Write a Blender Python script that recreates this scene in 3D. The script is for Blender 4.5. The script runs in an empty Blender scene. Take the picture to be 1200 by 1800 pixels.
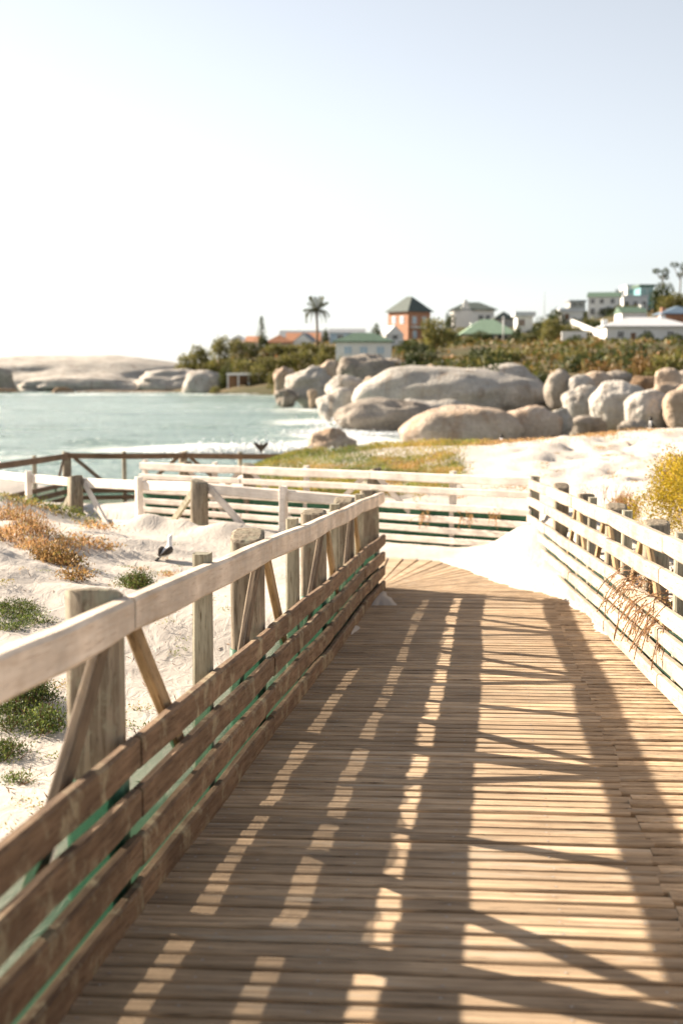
import bpy, math, random
import numpy as np
from mathutils import Vector, Matrix, noise as mnoise

random.seed(7); RNG = np.random.default_rng(7)
R = math.radians
sc = bpy.context.scene
COL = sc.collection

# ------------------------------------------------------------------ camera, sky, sun, exposure
H, S = 1.46, .0573                      # eye height over the deck, fall of the ramp per metre
SUN_AZ, SUN_EL = 30, 25.1               # light travels to +X and 30 degrees back towards the viewer
SEA = H - 4.5
FPX = 2500.0; PITCH = math.atan(260/FPX)
cd = bpy.data.cameras.new('camera'); cam = bpy.data.objects.new('camera', cd); COL.objects.link(cam)
cam.location = (0, 0, H); cam.rotation_euler = (math.pi/2-PITCH, 0, 0)
cd.sensor_fit = 'VERTICAL'; cd.sensor_height = 36; cd.sensor_width = 24; cd.lens = 50
cd.clip_start = .05; cd.clip_end = 20000
cd.dof.use_dof = True; cd.dof.focus_distance = 7.6; cd.dof.aperture_fstop = 2.5
sc.camera = cam
world = bpy.data.worlds.new('World'); sc.world = world; world.use_nodes = True
wn = world.node_tree.nodes; wl = world.node_tree.links; wn.clear()
wo = wn.new('ShaderNodeOutputWorld'); wb = wn.new('ShaderNodeBackground'); sk = wn.new('ShaderNodeTexSky')
sk.sky_type = 'NISHITA'; sk.sun_disc = False; sk.sun_elevation = R(SUN_EL); sk.sun_rotation = R(-(90-SUN_AZ))
sk.altitude = 0; sk.air_density = .9; sk.dust_density = .5; sk.ozone_density = 2.0
wb.inputs['Strength'].default_value = .050
hsw = wn.new('ShaderNodeHueSaturation'); hsw.inputs['Saturation'].default_value = .32     # a thinly veiled, pale sky
wl.new(sk.outputs[0], hsw.inputs['Color']); wl.new(hsw.outputs[0], wb.inputs['Color']); wl.new(wb.outputs[0], wo.inputs['Surface'])
sl = bpy.data.lights.new('sun', 'SUN'); sl.energy = 5.0; sl.angle = R(.55); sl.color = (1, .85, .68)
so = bpy.data.objects.new('sun', sl); COL.objects.link(so)
sd = Vector((math.cos(R(SUN_AZ))*math.cos(R(SUN_EL)), -math.sin(R(SUN_AZ))*math.cos(R(SUN_EL)), -math.sin(R(SUN_EL))))
so.rotation_euler = sd.to_track_quat('-Z', 'Y').to_euler(); so.location = (-20, 10, 30)
sc.view_settings.view_transform = 'Standard'; sc.view_settings.look = 'None'
sc.view_settings.gamma = 1; sc.view_settings.use_curve_mapping = False
sc.view_settings.exposure = 1.85
sc.render.engine = 'CYCLES'
sc.cycles.max_bounces = 6; sc.cycles.transparent_max_bounces = 12

# ------------------------------------------------------------------ measuring helpers
def at(x, y, Y):
    u = (x-600)/FPX; v = (900-y)/FPX
    b = math.cos(PITCH)+v*math.sin(PITCH); c = -math.sin(PITCH)+v*math.cos(PITCH)
    return Vector((u*Y/b, Y, H+c*Y/b))
def projx(X, Y, Z):
    Z -= H
    return 600+FPX*X/(Y*math.cos(PITCH)-Z*math.sin(PITCH))
def ppm(Y): return FPX/Y

# ------------------------------------------------------------------ materials
def newmat(name):
    m = bpy.data.materials.new(name); m.use_nodes = True
    nt = m.node_tree; b = nt.nodes['Principled BSDF']
    return m, nt, b
def N(nt, t, **kw):
    n = nt.nodes.new(t)
    for k, v in kw.items(): setattr(n, k, v)
    return n
def L(nt, a, b): nt.links.new(a, b)
def ramp(nt, fac, stops, interp='LINEAR'):
    r = N(nt, 'ShaderNodeValToRGB'); r.color_ramp.interpolation = interp
    e = r.color_ramp.elements
    while len(e) < len(stops): e.new(.5)
    for i, (p, c) in enumerate(stops):
        e[i].position = p; e[i].color = (*c, 1) if len(c) == 3 else c
    L(nt, fac, r.inputs[0]); return r
def mixc(nt, fac, a, b, mode='MIX'):
    m = N(nt, 'ShaderNodeMix', data_type='RGBA', blend_type=mode)
    if isinstance(fac, (int, float)): m.inputs[0].default_value = fac
    else: L(nt, fac, m.inputs[0])
    for s, v in ((6, a), (7, b)):
        if isinstance(v, tuple): m.inputs[s].default_value = (*v, 1)
        else: L(nt, v, m.inputs[s])
    return m.outputs[2]
def noise(nt, vec, scale, detail=4, rough=.6, dist=0):
    n = N(nt, 'ShaderNodeTexNoise'); n.inputs['Scale'].default_value = scale
    n.inputs['Detail'].default_value = detail; n.inputs['Roughness'].default_value = rough
    n.inputs['Distortion'].default_value = dist
    if vec is not None: L(nt, vec, n.inputs['Vector'])
    return n.outputs['Fac']
def mapping(nt, vec, scale):
    m = N(nt, 'ShaderNodeMapping'); m.inputs['Scale'].default_value = scale; L(nt, vec, m.inputs['Vector']); return m.outputs[0]
def bump(nt, b, h, strength, dist=.01):
    n = N(nt, 'ShaderNodeBump'); n.inputs['Strength'].default_value = strength; n.inputs['Distance'].default_value = dist
    L(nt, h, n.inputs['Height']); L(nt, n.outputs[0], b.inputs['Normal'])
def objvec(nt):
    tc = N(nt, 'ShaderNodeTexCoord'); oi = N(nt, 'ShaderNodeObjectInfo')
    mu = N(nt, 'ShaderNodeVectorMath', operation='SCALE'); cb = N(nt, 'ShaderNodeCombineXYZ')
    for i in range(3): L(nt, oi.outputs['Random'], cb.inputs[i])
    L(nt, cb.outputs[0], mu.inputs[0]); mu.inputs['Scale'].default_value = 37.0
    ad = N(nt, 'ShaderNodeVectorMath', operation='ADD'); L(nt, tc.outputs['Object'], ad.inputs[0]); L(nt, mu.outputs[0], ad.inputs[1])
    return ad.outputs[0], oi.outputs['Random']
def wood(name, c1, c2, crack, axis='X', moss=None, rough=.85, var=.25, stain=None):
    m, nt, b = newmat(name); v, rnd = objvec(nt)
    sca = {'X': (3.2, 42, 42), 'Z': (42, 42, 3.2)}[axis]
    mv = mapping(nt, v, sca)
    g = noise(nt, mv, 1.0, 6, .65, .4)
    g2 = noise(nt, mapping(nt, v, {'X': (9, 150, 150), 'Z': (150, 150, 9)}[axis]), 1.0, 4, .65)
    big = noise(nt, v, 3.0, 3, .6)
    c = ramp(nt, g, [(.30, c1), (.62, c2)]).outputs[0]
    blot = ramp(nt, big, [(.35, (.70,)*3), (.68, (1.12,)*3)]).outputs[0]
    c = mixc(nt, 1.0, c, blot, 'MULTIPLY')
    cr = ramp(nt, g2, [(.34, (0,)*3), (.42, (1,)*3)]).outputs[0]
    c = mixc(nt, cr, crack, c)
    if moss:
        mm = ramp(nt, noise(nt, v, 5.5, 6, .75), [(.52, (0,)*3), (.66, (1,)*3)]).outputs[0]
        c = mixc(nt, mm, c, moss)
    if stain:
        mm = ramp(nt, noise(nt, mapping(nt, v, (1.2, 6, 6)), 2.0, 5, .7), [(.55, (0,)*3), (.72, (1,)*3)]).outputs[0]
        c = mixc(nt, mm, c, stain)
    rr = N(nt, 'ShaderNodeMapRange'); L(nt, rnd, rr.inputs[0]); rr.inputs[3].default_value = 1-var; rr.inputs[4].default_value = 1+var*.7
    hs = N(nt, 'ShaderNodeHueSaturation'); L(nt, rr.outputs[0], hs.inputs['Value']); L(nt, c, hs.inputs['Color'])
    L(nt, hs.outputs[0], b.inputs['Base Color']); b.inputs['Roughness'].default_value = rough
    b.inputs['Specular IOR Level'].default_value = .25
    ad = N(nt, 'ShaderNodeMath', operation='ADD'); L(nt, g, ad.inputs[0]); L(nt, cr, ad.inputs[1])
    bump(nt, b, ad.outputs[0], .5, .004)
    return m
M = {}
M['post'] = wood('weathered_post_wood', (.13, .10, .065), (.36, .30, .22), (.085, .06, .035), 'Z', moss=(.30, .29, .21), var=.12)
M['small_post'] = wood('grey_green_post_wood', (.25, .225, .16), (.44, .41, .31), (.12, .09, .05), 'Z', var=.1)
M['rail'] = wood('bleached_rail_wood', (.66, .54, .42), (.78, .67, .55), (.58, .46, .35), 'X', var=.08, stain=(.48, .36, .25))
M['rail_white'] = wood('white_rail_wood', (.66, .59, .52), (.78, .72, .65), (.50, .42, .34), 'X', var=.05)
M['rail_warm'] = wood('warm_bleached_rail_wood', (.38, .30, .22), (.51, .42, .33), (.26, .19, .13), 'X', var=.12)
M['board'] = wood('brown_lichen_board', (.11, .065, .038), (.25, .165, .10), (.08, .05, .03), 'X', moss=(.33, .28, .18), var=.18)
M['strut'] = wood('orange_strut_wood', (.26, .17, .085), (.44, .31, .17), (.13, .08, .04), 'X', var=.1)
M['strut_grey'] = wood('rough_bark_strut', (.07, .045, .03), (.22, .165, .11), (.04, .025, .018), 'X', var=.1)
M['plank'] = wood('deck_plank_wood', (.26, .185, .115), (.54, .40, .26), (.09, .06, .04), 'X', var=.24, stain=(.44, .38, .30))
M['shaded_rail'] = wood('shaded_brown_rail_wood', (.10, .06, .035), (.20, .13, .08), (.05, .03, .02), 'X', var=.1)  # brown of the far fences: their shade is put into the wood colour
M['joist'] = wood('joist_wood', (.06, .045, .03), (.12, .09, .06), (.03, .02, .015), 'X')

def flat(name, col, rough=.8, nscale=8, amt=.2, bscale=0, spec=.3, metallic=0):
    m, nt, b = newmat(name); tc = N(nt, 'ShaderNodeTexCoord')
    n = noise(nt, tc.outputs['Object'], nscale, 5, .6)
    c = ramp(nt, n, [(.3, tuple(max(0, k*(1-amt)) for k in col)), (.7, tuple(k*(1+amt*.6) for k in col))]).outputs[0]
    L(nt, c, b.inputs['Base Color']); b.inputs['Roughness'].default_value = rough
    b.inputs['Specular IOR Level'].default_value = spec; b.inputs['Metallic'].default_value = metallic
    if bscale: bump(nt, b, noise(nt, tc.outputs['Object'], bscale, 4), .5, .02)
    return m
def leafmat(name, cols, rough=.6, trans=.35, clump=0):
    m, nt, b = newmat(name); g = N(nt, 'ShaderNodeNewGeometry')
    stops = [(i/(len(cols)-1), c) for i, c in enumerate(cols)]
    tc = N(nt, 'ShaderNodeTexCoord')
    if clump:
        mr = N(nt, 'ShaderNodeMath', operation='MULTIPLY_ADD'); L(nt, g.outputs['Random Per Island'], mr.inputs[0]); mr.inputs[1].default_value = .25
        n0 = ramp(nt, noise(nt, tc.outputs['Object'], clump, 4, .6), [(.34, (0,)*3), (.66, (.8,)*3)]).outputs[0]; L(nt, n0, mr.inputs[2])
        r = ramp(nt, mr.outputs[0], stops)
    else: r = ramp(nt, g.outputs['Random Per Island'], stops)
    big = ramp(nt, noise(nt, tc.outputs['Object'], 1.3, 3), [(.35, (.65,)*3), (.65, (1.25,)*3)]).outputs[0]
    c = mixc(nt, 1.0, r.outputs[0], big, 'MULTIPLY')
    L(nt, c, b.inputs['Base Color']); b.inputs['Roughness'].default_value = rough; b.inputs['Specular IOR Level'].default_value = .25
    tr = N(nt, 'ShaderNodeBsdfTranslucent'); L(nt, c, tr.inputs['Color'])
    mx = N(nt, 'ShaderNodeMixShader'); mx.inputs[0].default_value = trans
    L(nt, b.outputs[0], mx.inputs[1]); L(nt, tr.outputs[0], mx.inputs[2])
    L(nt, mx.outputs[0], nt.nodes['Material Output'].inputs['Surface'])
    return m
def net_mat():
    m, nt, b = newmat('green_shade_netting'); tc = N(nt, 'ShaderNodeTexCoord')
    n = noise(nt, tc.outputs['Object'], 9, 4)
    L(nt, ramp(nt, n, [(.3, (.012, .04, .025)), (.7, (.03, .10, .06))]).outputs[0], b.inputs['Base Color']); b.inputs['Roughness'].default_value = .6
    w = N(nt, 'ShaderNodeTexChecker'); w.inputs['Scale'].default_value = 260; L(nt, tc.outputs['Object'], w.inputs['Vector'])
    tl = N(nt, 'ShaderNodeBsdfTranslucent'); tl.inputs[0].default_value = (.03, .10, .06, 1)
    m1 = N(nt, 'ShaderNodeMixShader'); m1.inputs[0].default_value = .3; L(nt, b.outputs[0], m1.inputs[1]); L(nt, tl.outputs[0], m1.inputs[2])
    tp = N(nt, 'ShaderNodeBsdfTransparent'); ms = N(nt, 'ShaderNodeMath', operation='MULTIPLY'); L(nt, w.outputs['Fac'], ms.inputs[0]); ms.inputs[1].default_value = .55
    m2 = N(nt, 'ShaderNodeMixShader'); L(nt, ms.outputs[0], m2.inputs[0]); L(nt, m1.outputs[0], m2.inputs[1]); L(nt, tp.outputs[0], m2.inputs[2])
    L(nt, m2.outputs[0], nt.nodes['Material Output'].inputs['Surface']); return m
M['net'] = net_mat()
M['wrap'] = flat('green_post_wrap', (.035, .13, .07), .6, 30, .4)
def sand_mat():
    m, nt, b = newmat('white_beach_sand'); tc = N(nt, 'ShaderNodeTexCoord'); o = tc.outputs['Object']
    n = noise(nt, o, .7, 4); f = noise(nt, o, 140, 2)
    c = ramp(nt, n, [(.3, (.44, .40, .355)), (.7, (.56, .515, .46))]).outputs[0]
    c = mixc(nt, .25, c, ramp(nt, f, [(.3, (.22, .19, .16)), (.7, (.54, .51, .47))]).outputs[0])
    L(nt, c, b.inputs['Base Color']); b.inputs['Roughness'].default_value = .95; b.inputs['Specular IOR Level'].default_value = .15
    h = N(nt, 'ShaderNodeMath', operation='ADD'); h2 = noise(nt, mapping(nt, o, (3, 1.2, 1)), 3.5, 5, .55, 1.0)
    L(nt, h2, h.inputs[0]); fm = N(nt, 'ShaderNodeMath', operation='MULTIPLY'); L(nt, f, fm.inputs[0]); fm.inputs[1].default_value = .04; L(nt, fm.outputs[0], h.inputs[1])
    bump(nt, b, h.outputs[0], .45, .03); return m
M['sand'] = sand_mat()
def ground_mat():       # sand near, scrub soil on the hill, split by the height of the land itself
    m = M['sand'].copy(); m.name = 'sand_and_hill_soil'; nt = m.node_tree; b = nt.nodes['Principled BSDF']
    src = b.inputs['Base Color'].links[0].from_socket
    at_ = N(nt, 'ShaderNodeAttribute', attribute_name='soil')
    tc = N(nt, 'ShaderNodeTexCoord')
    soil = ramp(nt, noise(nt, tc.outputs['Object'], .12, 6, .7), [(.3, (.05, .055, .022)), (.55, (.10, .08, .04)), (.78, (.17, .12, .065))]).outputs[0]
    L(nt, mixc(nt, at_.outputs['Fac'], src, soil), b.inputs['Base Color']); return m
M['ground'] = ground_mat()
def granite(name, c1, c2, streak, sc_=.35):
    m, nt, b = newmat(name); v, rnd = objvec(nt)
    n = noise(nt, v, sc_, 6, .65, .3); st = noise(nt, mapping(nt, v, (1.2, 1.2, .12)), .9, 5, .7)
    f = noise(nt, v, sc_*14, 3)
    c = ramp(nt, n, [(.32, c1), (.66, c2)]).outputs[0]
    c = mixc(nt, ramp(nt, st, [(.50, (0,)*3), (.72, (.75,)*3)]).outputs[0], c, streak)
    c = mixc(nt, .5, c, ramp(nt, f, [(.3, (.55,)*3), (.7, (1.15,)*3)]).outputs[0], 'MULTIPLY')
    L(nt, c, b.inputs['Base Color']); b.inputs['Roughness'].default_value = .9; b.inputs['Specular IOR Level'].default_value = .2
    ad = N(nt, 'ShaderNodeMath', operation='ADD'); L(nt, n, ad.inputs[0]); L(nt, f, ad.inputs[1])
    bump(nt, b, ad.outputs[0], .6, .25); return m
M['granite'] = granite('grey_granite', (.33, .31, .275), (.56, .52, .465), (.24, .18, .13))
M['granite_tan'] = granite('tan_granite', (.36, .27, .19), (.54, .44, .35), (.34, .20, .11))
M['granite_dark'] = granite('dark_granite', (.20, .17, .14), (.42, .37, .31), (.11, .08, .055))
M['granite_brown'] = granite('brown_wet_rock', (.14, .09, .05), (.36, .24, .15), (.08, .05, .03))
M['white_wall'] = flat('white_render', (.74, .73, .70), .8, .6, .08)
M['cream_wall'] = flat('cream_render', (.55, .47, .38), .8, .6, .1)
M['brick'] = flat('orange_brick', (.42, .22, .14), .9, 3, .3)
M['grey_wall'] = flat('grey_render', (.35, .35, .34), .8, .6, .1)
M['green_roof'] = flat('dark_green_roof', (.085, .14, .10), .7, 2, .25)
M['pale_green_roof'] = flat('pale_green_roof', (.24, .34, .24), .7, 2, .15)
M['orange_roof'] = flat('orange_tile_roof', (.42, .20, .11), .8, 2, .25)
M['grey_roof'] = flat('grey_sheet_roof', (.22, .235, .25), .7, 2, .2)
M['slate_roof'] = flat('dark_slate_roof', (.08, .10, .09), .7, 2, .25)
M['white_roof'] = flat('pale_grey_roof', (.52, .54, .56), .7, 2, .1)
M['blue_roof'] = flat('blue_grey_roof', (.13, .19, .26), .7, 2, .2)
M['teal'] = flat('teal_glazing', (.18, .38, .40), .2, 2, .25, spec=.6)
M['glass'] = flat('dark_window_glass', (.05, .045, .045), .12, 2, .3, spec=.6)
M['blue_glass'] = flat('pale_blue_shutter', (.40, .52, .62), .5, 2, .15)
M['frame'] = flat('white_frame', (.7, .7, .68), .6)
M['brown_door'] = flat('brown_door', (.22, .13, .08), .7, 3)
M['trunk'] = flat('palm_trunk_bark', (.16, .11, .07), .95, 6, .4)
M['twig'] = flat('dry_twig', (.23, .13, .07), .9, 20, .3)
M['black'] = flat('black_feathers', (.02, .018, .016), .6, 30, .3)
M['darkbrown'] = flat('dark_brown_feathers', (.055, .04, .03), .6, 30, .4)
M['whitef'] = flat('white_feathers', (.78, .77, .75), .7, 30, .05)
M['beak'] = flat('yellow_beak', (.6, .38, .05), .5)
M['foam'] = flat('sea_foam', (.80, .82, .82), .8, 2, .05)
G1, G2, G3 = (.045, .075, .02), (.10, .135, .03), (.20, .22, .05)
O1, O2, O3 = (.26, .12, .03), (.46, .24, .06), (.62, .38, .14)
M['leaf_green'] = leafmat('fleshy_green_leaves', [G1, (.07, .10, .025), G2, (.16, .17, .045)])
M['leaf_olive'] = leafmat('olive_leaves', [(.08, .09, .025), (.15, .15, .04), (.26, .21, .065)])
M['leaf_dark'] = leafmat('dark_evergreen_leaves', [(.028, .045, .015), (.055, .075, .022), (.10, .11, .03)], trans=.2)
M['leaf_orange'] = leafmat('dry_orange_leaves', [(.30, .14, .05), (.46, .25, .10), (.56, .36, .18), (.22, .2, .05)])
M['leaf_yellow'] = leafmat('yellow_green_leaves', [(.20, .17, .02), (.40, .32, .03), (.60, .44, .04), (.46, .28, .04)], trans=.45)
M['leaf_gold'] = leafmat('golden_green_leaves', [(.13, .14, .02), (.26, .24, .035), (.38, .29, .05), (.34, .20, .06)], trans=.35, clump=1.0)
M['leaf_rust'] = leafmat('rust_brown_leaves', [(.13, .075, .025), (.27, .15, .05), (.40, .24, .09), (.11, .11, .03)])
M['leaf_red'] = leafmat('red_brown_leaves', [(.20, .06, .02), (.34, .11, .03), (.44, .20, .05)])
M['leaf_mix'] = leafmat('fynbos_leaves', [G1, G2, G3, (.34, .24, .07), (.42, .24, .09)], clump=1.1)
M['scrub'] = leafmat('hill_scrub_leaves', [(.03, .05, .014), (.06, .08, .02), (.12, .12, .03), (.21, .14, .045), (.34, .17, .06)], trans=.25, clump=.22)
M['leaf_rustbush'] = leafmat('rusty_bush_leaves', [(.13, .10, .03), (.22, .14, .05), (.32, .19, .08)], trans=.25)
M['palm_leaf'] = leafmat('palm_frond_leaves', [(.05, .06, .02), (.09, .10, .03), (.14, .12, .05)], trans=.2)

# ------------------------------------------------------------------ object helpers
def tag(o, label=None, cat=None, group=None, kind=None):
    if label: o['label'] = label
    if cat: o['category'] = cat
    if group: o['group'] = group
    if kind: o['kind'] = kind
    return o
def thing(name, label, cat, loc, group=None):
    o = bpy.data.objects.new(name, None); o.empty_display_size = .1; COL.objects.link(o); o.location = loc
    return tag(o, label, cat, group)
def link(name, me, parent=None, mw=None):
    o = bpy.data.objects.new(name, me); COL.objects.link(o)
    if mw is not None:
        if parent is not None:
            o.parent = parent
            pl = Vector((0, 0, 0)); q = parent
            while q is not None: pl += q.location; q = q.parent
            o.matrix_local = Matrix.Translation(-pl) @ mw
        else: o.matrix_world = mw
    elif parent is not None: o.parent = parent
    return o
def mesh(name, V, F, mat, smooth=False):
    me = bpy.data.meshes.new(name)
    if isinstance(F, np.ndarray):
        V = np.asarray(V, dtype=np.float32); n, k = F.shape
        me.vertices.add(len(V)); me.vertices.foreach_set('co', V.ravel())
        me.loops.add(n*k); me.loops.foreach_set('vertex_index', F.ravel().astype(np.int32))
        me.polygons.add(n); me.polygons.foreach_set('loop_start', np.arange(0, n*k, k, dtype=np.int32))
        me.update(calc_edges=True)
    else: me.from_pydata([tuple(v) for v in V], [], F); me.update()
    if smooth: me.polygons.foreach_set('use_smooth', np.ones(len(me.polygons), dtype=bool))
    me.materials.append(mat); return me
def board_mesh(name, Lh, W, T, mat, seg=3, jit=.003, bev=.008, seed=0, bow=0.0):
    """beam along local X, W along Z, T along Y, rounded edges, slightly uneven"""
    r = random.Random(seed); V = []; F = []
    a, b = T/2, W/2; ring = [(-a+bev, -b), (a-bev, -b), (a, -b+bev), (a, b-bev), (a-bev, b), (-a+bev, b), (-a, b-bev), (-a, -b+bev)]
    for i in range(seg+1):
        f = i/seg; jy, jz = r.uniform(-jit, jit), r.uniform(-jit, jit)+bow*math.sin(math.pi*f)
        k = .93 if i in (0, seg) else 1
        for (y, z) in ring: V.append((f*Lh, y*k+jy+r.uniform(-jit, jit)*.3, z*k+jz+r.uniform(-jit, jit)*.3))
    for i in range(seg):
        for j in range(8):
            p = i*8; F.append((p+j, p+(j+1) % 8, p+8+(j+1) % 8, p+8+j))
    F.append(tuple(range(7, -1, -1))); F.append(tuple(seg*8+j for j in range(8)))
    return mesh(name, V, F, mat)
def frame_mat(p0, p1, up=Vector((0, 0, 1))):
    x = (p1-p0).normalized(); y = up.cross(x).normalized(); z = x.cross(y)
    return Matrix(((x.x, y.x, z.x, p0.x), (x.y, y.y, z.y, p0.y), (x.z, y.z, z.z, p0.z), (0, 0, 0, 1)))
_seed = [0]
def beam(name, p0, p1, W, T, mat, parent, seg=3, jit=.003, bev=.008, bow=0, up=Vector((0, 0, 1))):
    _seed[0] += 1
    me = board_mesh(name, (p1-p0).length, W, T, mat, seg, jit, bev, _seed[0], bow)
    return link(name, me, parent, frame_mat(p0, p1, up))
def box_mesh(name, x0, x1, y0, y1, z0, z1, mat, bev=0):
    V = [(x, y, z) for z in (z0, z1) for y in (y0, y1) for x in (x0, x1)]
    F = [(0, 2, 3, 1), (4, 5, 7, 6), (0, 1, 5, 4), (2, 6, 7, 3), (0, 4, 6, 2), (1, 3, 7, 5)]
    return mesh(name, V, F, mat)
def round_post(name, rad, z0, z1, mat, n=20, rings=7, seed=0, slope=.03, sq=4.5):
    r = random.Random(seed); V = []; F = []
    wob = [r.uniform(.965, 1.02) for _ in range(n)]
    zs = [z0+(z1-z0)*i/(rings-1) for i in range(rings)]
    def ringpt(j, rr):
        a = 2*math.pi*j/n; c, s = math.cos(a), math.sin(a)
        k = (abs(c)**sq+abs(s)**sq)**(-1/sq)
        return c*k*rr*wob[j], s*k*rr*wob[j]
    for i, z in enumerate(zs):
        for j in range(n):
            x, y = ringpt(j, rad*(1.03-.03*i/rings)*r.uniform(.992, 1.008))
            V.append((x, y, z+(slope*x/rad if i == rings-1 else 0)))
    x_ = len(V)
    for j in range(n):
        x, y = ringpt(j, rad*.8); V.append((x, y, z1+.008+slope*x/rad+r.uniform(-.002, .002)))
    V.append((0, 0, z1+.010)); top = len(V)-1
    for i in range(rings-1):
        for j in range(n): F.append((i*n+j, i*n+(j+1) % n, (i+1)*n+(j+1) % n, (i+1)*n+j))
    for j in range(n): F.append(((rings-1)*n+j, (rings-1)*n+(j+1) % n, x_+(j+1) % n, x_+j)); F.append((x_+j, x_+(j+1) % n, top))
    F.append(tuple(range(n-1, -1, -1)))
    me = mesh(name, V, F, mat, True)
    for p in me.polygons:
        if p.index >= (rings-1)*n: p.use_smooth = False
    return me
def loft(name, pts, rad, mat, n=10, smooth=True):
    """tube along pts; rad = list of (side, height) radii"""
    V = []; F = []; pts = [Vector(p) for p in pts]
    for i, p in enumerate(pts):
        d = (pts[min(i+1, len(pts)-1)]-pts[max(i-1, 0)]).normalized()
        s = d.cross(Vector((0, 0, 1)))
        if s.length < .05: s = d.cross(Vector((0, 1, 0)))
        s.normalize(); u = s.cross(d).normalized(); a, b = rad[i] if isinstance(rad[i], tuple) else (rad[i], rad[i])
        for j in range(n):
            t = 2*math.pi*j/n; V.append(p+s*a*math.cos(t)+u*b*math.sin(t))
    for i in range(len(pts)-1):
        for j in range(n): F.append((i*n+j, i*n+(j+1) % n, (i+1)*n+(j+1) % n, (i+1)*n+j))
    F.append(tuple(range(n-1, -1, -1))); F.append(tuple((len(pts)-1)*n+j for j in range(n)))
    return mesh(name, V, F, mat, smooth)
def leaf_quads(P, size, asp=.5, up_bias=0.0, out=None):
    """one small folded leaf quad at each point of P (n,3)"""
    n = len(P); d = RNG.normal(size=(n, 3)); 
    if out is not None: d = d*.6+out
    d[:, 2] += up_bias; d /= np.linalg.norm(d, axis=1, keepdims=True)
    e = np.cross(d, RNG.normal(size=(n, 3))); e /= np.linalg.norm(e, axis=1, keepdims=True)+1e-9
    s = np.asarray(size)*RNG.uniform(.6, 1.3, n); s = s[:, None]
    V = np.stack([P, P+d*s*.5+e*s*asp*.5, P+d*s, P+d*s*.5-e*s*asp*.5], 1).reshape(-1, 3)
    return V, np.arange(4*n).reshape(n, 4)
def cloud(name, P, size, mat, parent=None, **kw):
    V, F = leaf_quads(P, size, **kw); return link(name, mesh(name, V, F, mat), parent)
def blob_points(blobs, n, shell=.45):
    """points spread through the outer part of a set of ellipsoids (cx,cy,cz,rx,ry,rz)"""
    B = np.array(blobs, dtype=float); w = (B[:, 3]*B[:, 4]*B[:, 5])**(2/3); w /= w.sum()
    k = RNG.choice(len(B), n, p=w); d = RNG.normal(size=(n, 3)); d /= np.linalg.norm(d, axis=1, keepdims=True)
    r = (shell+(1-shell)*RNG.random(n))**.7*(1+.12*RNG.normal(size=n)*.6)
    return B[k, :3]+d*B[k, 3:]*r[:, None], d

# ------------------------------------------------------------------ the land
def vnoise(x, y, seed=0):
    """smooth value noise on arrays"""
    xi = np.floor(x).astype(np.int64); yi = np.floor(y).astype(np.int64); fx = x-xi; fy = y-yi
    fx = fx*fx*(3-2*fx); fy = fy*fy*(3-2*fy)
    def h(a, b):
        q = (a*374761393+b*668265263+seed*974634777) & 0xffffffff
        q = ((q ^ (q >> 13))*1274126177) & 0xffffffff
        return ((q ^ (q >> 16)) & 0xffff)/65535.0
    return (h(xi, yi)*(1-fx)+h(xi+1, yi)*fx)*(1-fy)+(h(xi, yi+1)*(1-fx)+h(xi+1, yi+1)*fx)*fy*1.0
def fbm(x, y, o=4, seed=0):
    s = 0; a = .5
    for i in range(o): s = s+a*(vnoise(x, y, seed+i)-.5); x = x*2.03+5.1; y = y*2.03+1.7; a *= .5
    return s
CP = []
def cpx(px, py, Y): CP.append(tuple(at(px, py, Y)))
for q in [(300, 988, 12.8), (450, 950, 14.4), (150, 1010, 11.3), (60, 1070, 9.5), (0, 975, 11), (0, 868, 16.5), (60, 890, 16.5),
          (130, 914, 16.4), (200, 938, 16.0), (40, 1210, 7.5), (0, 1350, 6), (100, 1430, 5.2), (300, 1150, 8.8), (395, 1100, 9.3), (380, 1020, 12.2),
          (245, 928, 15.7), (352, 937, 15.0), (480, 930, 15), (100, 940, 13.2),
          (480, 880, 21.5), (600, 870, 22), (700, 885, 20), (800, 895, 19.5), (600, 822, 30), (700, 812, 32), (820, 799, 33), (500, 830, 29.5),
          (830, 838, 23.5), (950, 832, 22), (860, 789, 34), (950, 781, 33), (1050, 766, 33), (1200, 762, 33), (1100, 800, 26), (1200, 800, 24),
          (1050, 870, 19.5), (1150, 860, 18), (20, 842, 30),
          (1200, 690, 110), (1000, 690, 115), (850, 690, 125), (700, 690, 140), (640, 690, 150), (1200, 642, 170), (1000, 634, 175), (800, 640, 175),
          (650, 660, 170), (1200, 605, 220), (1060, 606, 222), (980, 602, 230), (880, 598, 260), (800, 603, 250), (650, 628, 205), (560, 652, 220), (470, 682, 213), (400, 689, 212),
          (600, 608, 300), (500, 612, 290), (450, 625, 262), (340, 645, 250), (305, 668, 245), (1200, 548, 300), (1100, 558, 300), (1040, 562, 290), (950, 575, 300), (840, 575, 300), (720, 603, 300),
          (1200, 520, 360), (1000, 560, 360), (700, 605, 380), (500, 622, 380)]: cpx(*q)
CP += [(-9, 185, -5), (-5, 165, -5), (-14, 203, -4.2), (-2, 145, -4.8), (1, 128, -5), (3, 118, -4.5), (-4, 200, -4.0)]
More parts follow.
